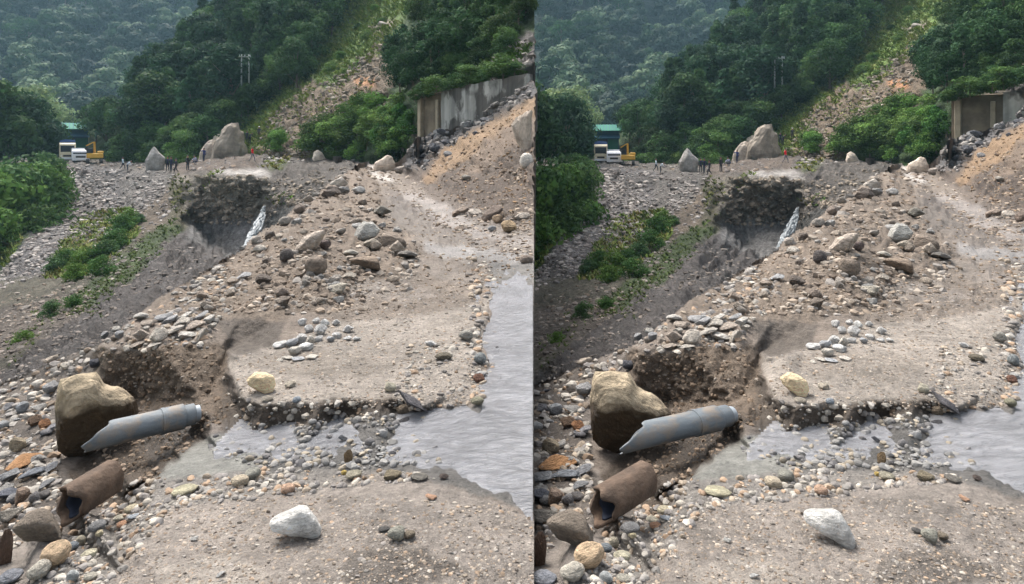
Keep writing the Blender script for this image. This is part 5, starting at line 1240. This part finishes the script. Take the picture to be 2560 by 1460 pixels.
# ------------------------------------------------------------------ trucks, excavator, building on the far road
M_cream = plain('cream_paint', (205, 192, 162), .45); M_white = plain('white_paint', (212, 214, 218), .4); M_glass = plain('dark_glass', (40, 44, 52), .15)
M_tyre = plain('tyre_rubber', (34, 34, 36), .9); M_yellow = plain('yellow_paint', (206, 158, 52), .45); M_dark = plain('dark_steel', (52, 50, 48), .6)
M_blue = plain('blue_tarpaulin', (44, 74, 130), .6); M_green = plain('green_sheet', (40, 112, 92), .85); M_bluegreen = plain('blue_green_sheet', (44, 88, 110), .85)
M_chrome = plain('pale_metal', (190, 192, 196), .35, .3); M_brown = plain('brown_boards', (120, 86, 62), .8); M_lamp = plain('lamp_glass', (225, 225, 215), .2)
def wheels(root, xs, ys, r, w):
    for x in xs:
        for y in ys:
            t = MB().cyl((x - w / 2, y, r), (x + w / 2, y, r), r, n=16).build('wheel', M_tyre, root)
            MB().cyl((x - w / 2 - .02, y, r), (x + w / 2 + .02, y, r), r * .5, n=10).build('rim', M_chrome, t)
def truck(px, py, Y, paint, box_mat, w, h, label, tarp, boxlow):
    r = link('truck', None, None, pt(px, py, Y)); hw = w / 2
    cab = MB().prism_x([(0, .5), (0, 1.35), (.22, h - .55), (.45, h - .35), (1.8, h - .3), (1.8, .5)], -hw, hw).build('cab', paint, r, bevel=.04)
    MB().box(-hw * .86, hw * .86, -.02, .10, 1.42, h - .75).build('windscreen', M_glass, r, bevel=.01).location = (0, .06, 0)
    MB().box(-hw * .98, hw * .98, -.14, -.002, .42, .78).build('bumper', M_white, r, bevel=.03)
    MB().box(-hw * .55, hw * .55, -.04, .02, .86, 1.16).build('grille', M_dark, r)
    for s in (-1, 1):
        MB().cyl((s * hw * .78, -.06, 1.0), (s * hw * .78, .03, 1.0), .11).build('headlight', M_lamp, r)
        mi = MB().box(s * (hw + .12) - .07, s * (hw + .12) + .07, .05, .12, 1.7, 2.15).build('mirror', M_dark, r)
    cb = MB().box(-hw * 1.02, hw * 1.02, 1.95, 6.8, .85, h - boxlow).build('cargo_box', box_mat, r, bevel=.03)
    for k in range(7): MB().box(-hw * 1.02 - .05, -hw * 1.02 - .004, 2.1 + k * .72, 2.2 + k * .72, .9, h - boxlow - .1).build('box_rib', box_mat, cb)
    if tarp: MB().prism([(-hw * 1.04, h - boxlow + .01), (hw * 1.04, h - boxlow + .01), (hw * .9, h + .42 - boxlow), (-.2, h + .55 - boxlow), (-hw * .9, h + .4 - boxlow)], 1.95, 6.8).build('tarpaulin', M_blue, r)
    wheels(r, (-hw * .82, hw * .82), (.95, 4.9, 5.9), .48, .3)
    MB().box(-hw * .5, hw * .5, .3, 6.6, .5, .8).build('chassis', M_dark, r)
    twin(r, label, 'truck', 'trucks waiting on the far road, {h}', px, face=True)
truck(169, 405, 97, M_cream, M_cream, 2.1, 3.4, 'cream truck with blue tarpaulin stopped on the far road, {h}', True, .25)
truck(202, 408, 95, M_white, M_white, 2.3, 2.45, 'white truck beside the cream truck on the far road, {h}', False, .05)

r = link('excavator', None, None, pt(236, 408, 93))
for s in (-1, 1):
    MB().prism_x([(-1.4, .2), (-1.2, 0), (1.2, 0), (1.4, .2), (1.4, .5), (1.2, .7), (-1.2, .7), (-1.4, .5)], s * .85 - .22, s * .85 + .22).build('track', M_dark, r, bevel=.03)
MB().box(-1.0, 1.15, -1.1, 1.3, .78, 1.55).build('body', M_yellow, r, bevel=.1)
MB().box(.35, 1.2, -.9, 1.32, 1.551, 1.9).build('counterweight', M_yellow, r, bevel=.08)
c = MB().box(-.98, -.2, -.95, .3, 1.552, 2.35).build('cab', M_dark, r, bevel=.05); MB().box(-.9, -.28, -.97, -.951, 1.75, 2.25).build('window', M_glass, c)
MB().prism([(-.12, 1.5), (.22, 1.5), (.12, 3.3), (-.14, 3.3)], -.3, .1).build('boom', M_yellow, r, bevel=.03)
MB().prism([(-.14, 3.32), (.12, 3.32), (-1.0, 2.6), (-1.1, 2.75)], -1.0, -.7).build('dipper_arm', M_yellow, r)
MB().prism([(-1.3, 2.2), (-.9, 2.6), (-.8, 2.2), (-1.0, 1.95)], -1.2, -.5).build('bucket', M_dark, r)
twin(r, 'yellow excavator with raised arm standing next to the white truck, {h}', 'excavator', None, 236, face=True)

r = link('roadside_building', None, None, pt(183, 385, 118))
MB().box(-1.8, 2.4, 0, 5, 0, 4.9).build('wall', M_bluegreen, r)
MB().box(.35, 2.3, -.12, -.004, 0.6, 3.2).build('door', M_green, r, bevel=.02)
MB().box(-1.7, .2, -.1, -.004, 2.2, 3.2).build('window', M_glass, r, bevel=.02)
lf = MB().prism_x([(-1.2, 3.3), (0, 3.9), (0, 4.0), (-1.25, 3.42)], -2.4, 2.6).build('lower_roof', M_bluegreen, r)
rf = MB().prism_x([(-1.0, 4.9), (2.5, 6.2), (6, 4.9), (6, 4.8), (-1.0, 4.8)], -2.6, 2.9).build('roof', M_green, r)
for k in range(9): MB().prism_x([(-1.02, 4.92), (2.5, 6.23), (2.5, 6.29), (-1.02, 4.98)], -2.5 + k * .62, -2.42 + k * .62).build('roof_rib', M_bluegreen, rf)
MB().box(-2.2, 2.2, -.9, -.75, 0, 1.0).build('fence_panel', M_brown, r)
twin(r, 'blue green sheet metal building behind the trucks, {h}', 'building', None, 183, face=True)

# ------------------------------------------------------------------ H frame power pole in the wood
r = link('power_pole', None, None, pt(613, 196, 98))
for s in (-1, 1): MB().cyl((s * .62, 0, -1.5), (s * .6, 0, 3.9), .13, .10, 10).build('post', M_palebark, r, smooth=True)
MB().box(-1.0, 1.0, -.16, -.11, 3.45, 3.6).build('crossarm', M_palebark, r)
for x in (-.85, 0, .85): MB().cyl((x, -.13, 3.6), (x, -.13, 3.85), .06, .04, 8).build('insulator', M_white, r)
twin(r, 'pale two legged power pole in front of the dark hillside wood, {h}', 'pole', None, 613)

# ------------------------------------------------------------------ people on the far road
def person_mesh(pose):
    P = {  # joint: (x, y, z), radius
     'stand': dict(pelvis=((0,0,.92),.145), waist=((0,0,1.08),.13), chest=((0,0,1.30),.155), neck=((0,0,1.47),.06), head=((0,-.01,1.60),.10), top=((0,0,1.70),.085),
                   hl=((.10,0,.86),.095), kl=((.11,-.02,.48),.062), al=((.11,.02,.09),.045), tl=((.12,-.14,.03),.035), hr=((-.10,0,.86),.095), kr=((-.11,0,.48),.062), ar=((-.11,.03,.09),.045), tr=((-.12,-.12,.03),.035),
                   sl=((.19,0,1.40),.062), el=((.25,.02,1.12),.045), wl=((.26,-.06,.88),.035), fl=((.26,-.08,.78),.03), sr=((-.19,0,1.40),.062), er=((-.25,.02,1.12),.045), wr=((-.26,-.06,.88),.035), fr=((-.26,-.08,.78),.03)),
    }
    b = {k: (Vector(v[0]), v[1]) for k, v in P['stand'].items()}
    def mv(**kw):
        for k, d in kw.items(): b[k] = (Vector(d), b[k][1])
    if pose == 'walk':
        mv(kl=(.11,-.20,.52), al=(.11,-.22,.10), tl=(.12,-.37,.05), kr=(-.11,.06,.48), ar=(-.11,.34,.14), tr=(-.12,.26,.04), el=(.25,.14,1.14), wl=(.24,.12,.90), fl=(.24,.10,.80), er=(-.25,-.10,1.14), wr=(-.22,-.28,.98), fr=(-.21,-.36,.94))
    if pose == 'bend':
        mv(waist=(0,-.06,1.06), chest=(0,-.22,1.20), neck=(0,-.34,1.31), head=(0,-.44,1.38), top=(0,-.50,1.45), sl=(.19,-.26,1.26), sr=(-.19,-.26,1.26), el=(.24,-.34,.99), er=(-.24,-.34,.99), wl=(.18,-.52,.86), wr=(-.18,-.52,.86), fl=(.16,-.58,.80), fr=(-.16,-.58,.80), kl=(.11,-.10,.48), kr=(-.11,-.04,.48))
    if pose == 'crouch':
        mv(pelvis=(0,.1,.42), waist=(0,.02,.56), chest=(0,-.12,.74), neck=(0,-.20,.88), head=(0,-.26,1.0), top=(0,-.28,1.09), hl=(.11,.06,.38), hr=(-.11,.06,.38), kl=(.15,-.32,.46), kr=(-.15,-.32,.46), al=(.13,-.08,.09), ar=(-.13,-.08,.09), tl=(.14,-.24,.03), tr=(-.14,-.24,.03),
           sl=(.19,-.14,.84), sr=(-.19,-.14,.84), el=(.23,-.34,.66), er=(-.23,-.34,.66), wl=(.12,-.50,.56), wr=(-.12,-.50,.56), fl=(.10,-.56,.52), fr=(-.10,-.56,.52))
    if pose == 'lift':
        mv(er=(-.30,-.16,1.30), wr=(-.24,-.30,1.50), fr=(-.22,-.34,1.58), kl=(.11,-.14,.50), al=(.11,-.14,.09), tl=(.12,-.28,.03))
    names = list(b); E = [('pelvis','waist'),('waist','chest'),('chest','neck'),('neck','head'),('head','top'),('pelvis','hl'),('hl','kl'),('kl','al'),('al','tl'),('pelvis','hr'),('hr','kr'),('kr','ar'),('ar','tr'),('chest','sl'),('sl','el'),('el','wl'),('wl','fl'),('chest','sr'),('sr','er'),('er','wr'),('wr','fr')]
    me = bpy.data.meshes.new('skeleton'); me.from_pydata([b[n][0] for n in names], [(names.index(a), names.index(c)) for a, c in E], [])
    o = bpy.data.objects.new('skeleton', me); COL.objects.link(o)
    md = o.modifiers.new('skin', 'SKIN'); sd = o.modifiers.new('sub', 'SUBSURF'); sd.levels = 1; sd.render_levels = 1
    for i, n in enumerate(names):
        rr = b[n][1]; me.skin_vertices[0].data[i].radius = (rr, rr * (.75 if n in ('pelvis','waist','chest') else 1)); me.skin_vertices[0].data[i].use_root = (n == 'pelvis')
    dg = bpy.context.evaluated_depsgraph_get(); res = bpy.data.meshes.new_from_object(o.evaluated_get(dg)); bpy.data.objects.remove(o)
    segs = [(b[a][0], b[c][0], {'pelvis':1,'hl':1,'hr':1,'kl':1,'kr':1}.get(a, 0) if c not in ('waist',) else 0, a, c) for a, c in E]
    mi = []
    for p in res.polygons:
        q = p.center; best = min(segs, key=lambda s: ((q - (s[0] + (s[1] - s[0]) * max(0, min(1, (q - s[0]).dot(s[1] - s[0]) / (s[1] - s[0]).length_squared)))).length))
        a, c = best[3], best[4]
        m = 0
        if a in ('pelvis','hl','hr','kl','kr') and c != 'waist': m = 1
        if a in ('al','ar'): m = 3
        if a in ('neck','head') or a in ('wl','wr'): m = 2
        mi.append(m); p.use_smooth = True
    res['idx'] = 0
    return res, mi, b['top'][0].copy(), b['head'][0].copy()
POSES = {p: person_mesh(p) for p in ('stand', 'walk', 'bend', 'crouch', 'lift')}
M_skin = plain('skin', (140, 98, 72), .6); M_hair = plain('black_hair', (26, 24, 24), .6); M_shoe = plain('dark_shoes', (40, 36, 34), .7)
def person(px, py, Y, pose, shirt, trousers, label, yaw=0.0, h=1.7, cap=None):
    res, mi, top, head = POSES[pose]
    me = res.copy(); me.name = 'person'
    for m in (plain('shirt', shirt, .8), plain('trousers', trousers, .8), M_skin, M_shoe): me.materials.append(m)
    me.polygons.foreach_set('material_index', mi)
    o = link('person', me, None, pt(px, py, Y)); o.rotation_euler = (0, 0, yaw); o.scale = (h / 1.72,) * 3
    V, Fc = ICO[2]; V = V.copy(); V = V[:] * np.array([.105, .115, .10]); k = V[:, 2] < -.02; V[k, 2] *= .3; V[k, 1] = np.abs(V[k, 1]) * .8 + .02
    hr = link('hair' if cap is None else 'helmet', mesh_np('hair', V, Fc, M_hair if cap is None else plain('helmet_shell', cap, .3), True), o)
    hr.location = head + (top - head) * .55 + Vector((0, .015, .02))
    twin(o, label, 'person', 'people crossing the landslide, {h}', px, face=True)
person(307, 424, 82, 'walk', (196, 214, 220), (36, 40, 52), 'person in a pale blue white shirt walking by the pale bank, {h}', 1.2)
person(318, 429, 80, 'bend', (176, 186, 196), (30, 36, 56), 'person bending forward with light grey top and dark blue trousers, {h}', 1.6)
person(419, 428, 70, 'stand', (34, 38, 62), (28, 30, 42), 'person in dark navy clothes right next to the pointed boulder, {h}', .4)
person(428, 429, 69.5, 'lift', (40, 44, 70), (44, 48, 60), 'person in navy clothes raising a hand near the pointed boulder, {h}', -.5)
person(440, 434, 68.5, 'walk', (46, 40, 48), (34, 32, 40), 'person in dark plum clothes walking beside the navy group, {h}', -1.3)
person(469, 426, 68, 'stand', (44, 42, 48), (40, 40, 50), 'person in dark grey clothes standing alone between the two groups, {h}', .8)
person(491, 412, 72, 'crouch', (150, 152, 170), (60, 62, 78), 'person in a pale lilac grey top crouching below the huge boulder, {h}', -1.0)
person(510, 404, 76, 'lift', (38, 52, 104), (36, 40, 62), 'person in a blue jacket standing in front of the huge boulder, {h}', -.6)
person(631, 404, 69, 'walk', (222, 14, 38), (120, 116, 124), 'person in a bright red shirt walking right of the huge boulder, {h}', 1.0)
person(618, 357, 86, 'stand', (36, 38, 56), (32, 34, 48), 'person in dark clothes standing on the slope behind the red shirt, {h}', .2)
person(624, 358, 85.5, 'bend', (48, 46, 56), (36, 38, 50), 'person in dark clothes stooping on the slope behind the red shirt, {h}', .9)
person(648, 346, 86, 'stand', (52, 54, 66), (60, 48, 44), 'person in a white helmet climbing the debris slope, {h}', -.2, 1.7, (225, 228, 230))

# ------------------------------------------------------------------ haze
hz = bpy.data.materials.new('haze'); hz.use_nodes = True; hn = hz.node_tree; hn.nodes.clear()
pv = hn.nodes.new('ShaderNodeVolumePrincipled'); pv.inputs['Color'].default_value = (.44, .72, .88, 1); pv.inputs['Density'].default_value = .00027; pv.inputs['Anisotropy'].default_value = .1
ho = hn.nodes.new('ShaderNodeOutputMaterial'); hn.links.new(pv.outputs[0], ho.inputs['Volume'])
HAZE = True
if HAZE:
    h = MB().box(-1500, 1900, -300, 1200, -46, 260).build('haze', hz); tag(h, kind='stuff')

# ------------------------------------------------------------------ things that would share a label: say which one it is
by = {}
for o in sc.objects:
    if o.parent is None and o.get('label') and o.get('category'): by.setdefault(o['label'], []).append(o)
for l, os_ in by.items():
    if len(os_) < 2: continue
    os_.sort(key=lambda o: o.location.x / o.location.y)
    for i, o in enumerate(os_):
        a, b = l.rsplit(', in ', 1); o['label'] = f'{a}, {ORD[i]} from left, in {b}'
        if len(o['label'].replace('-', ' ').split()) > 16: o['label'] = f'{a}, {ORD[i]}, in {b}'
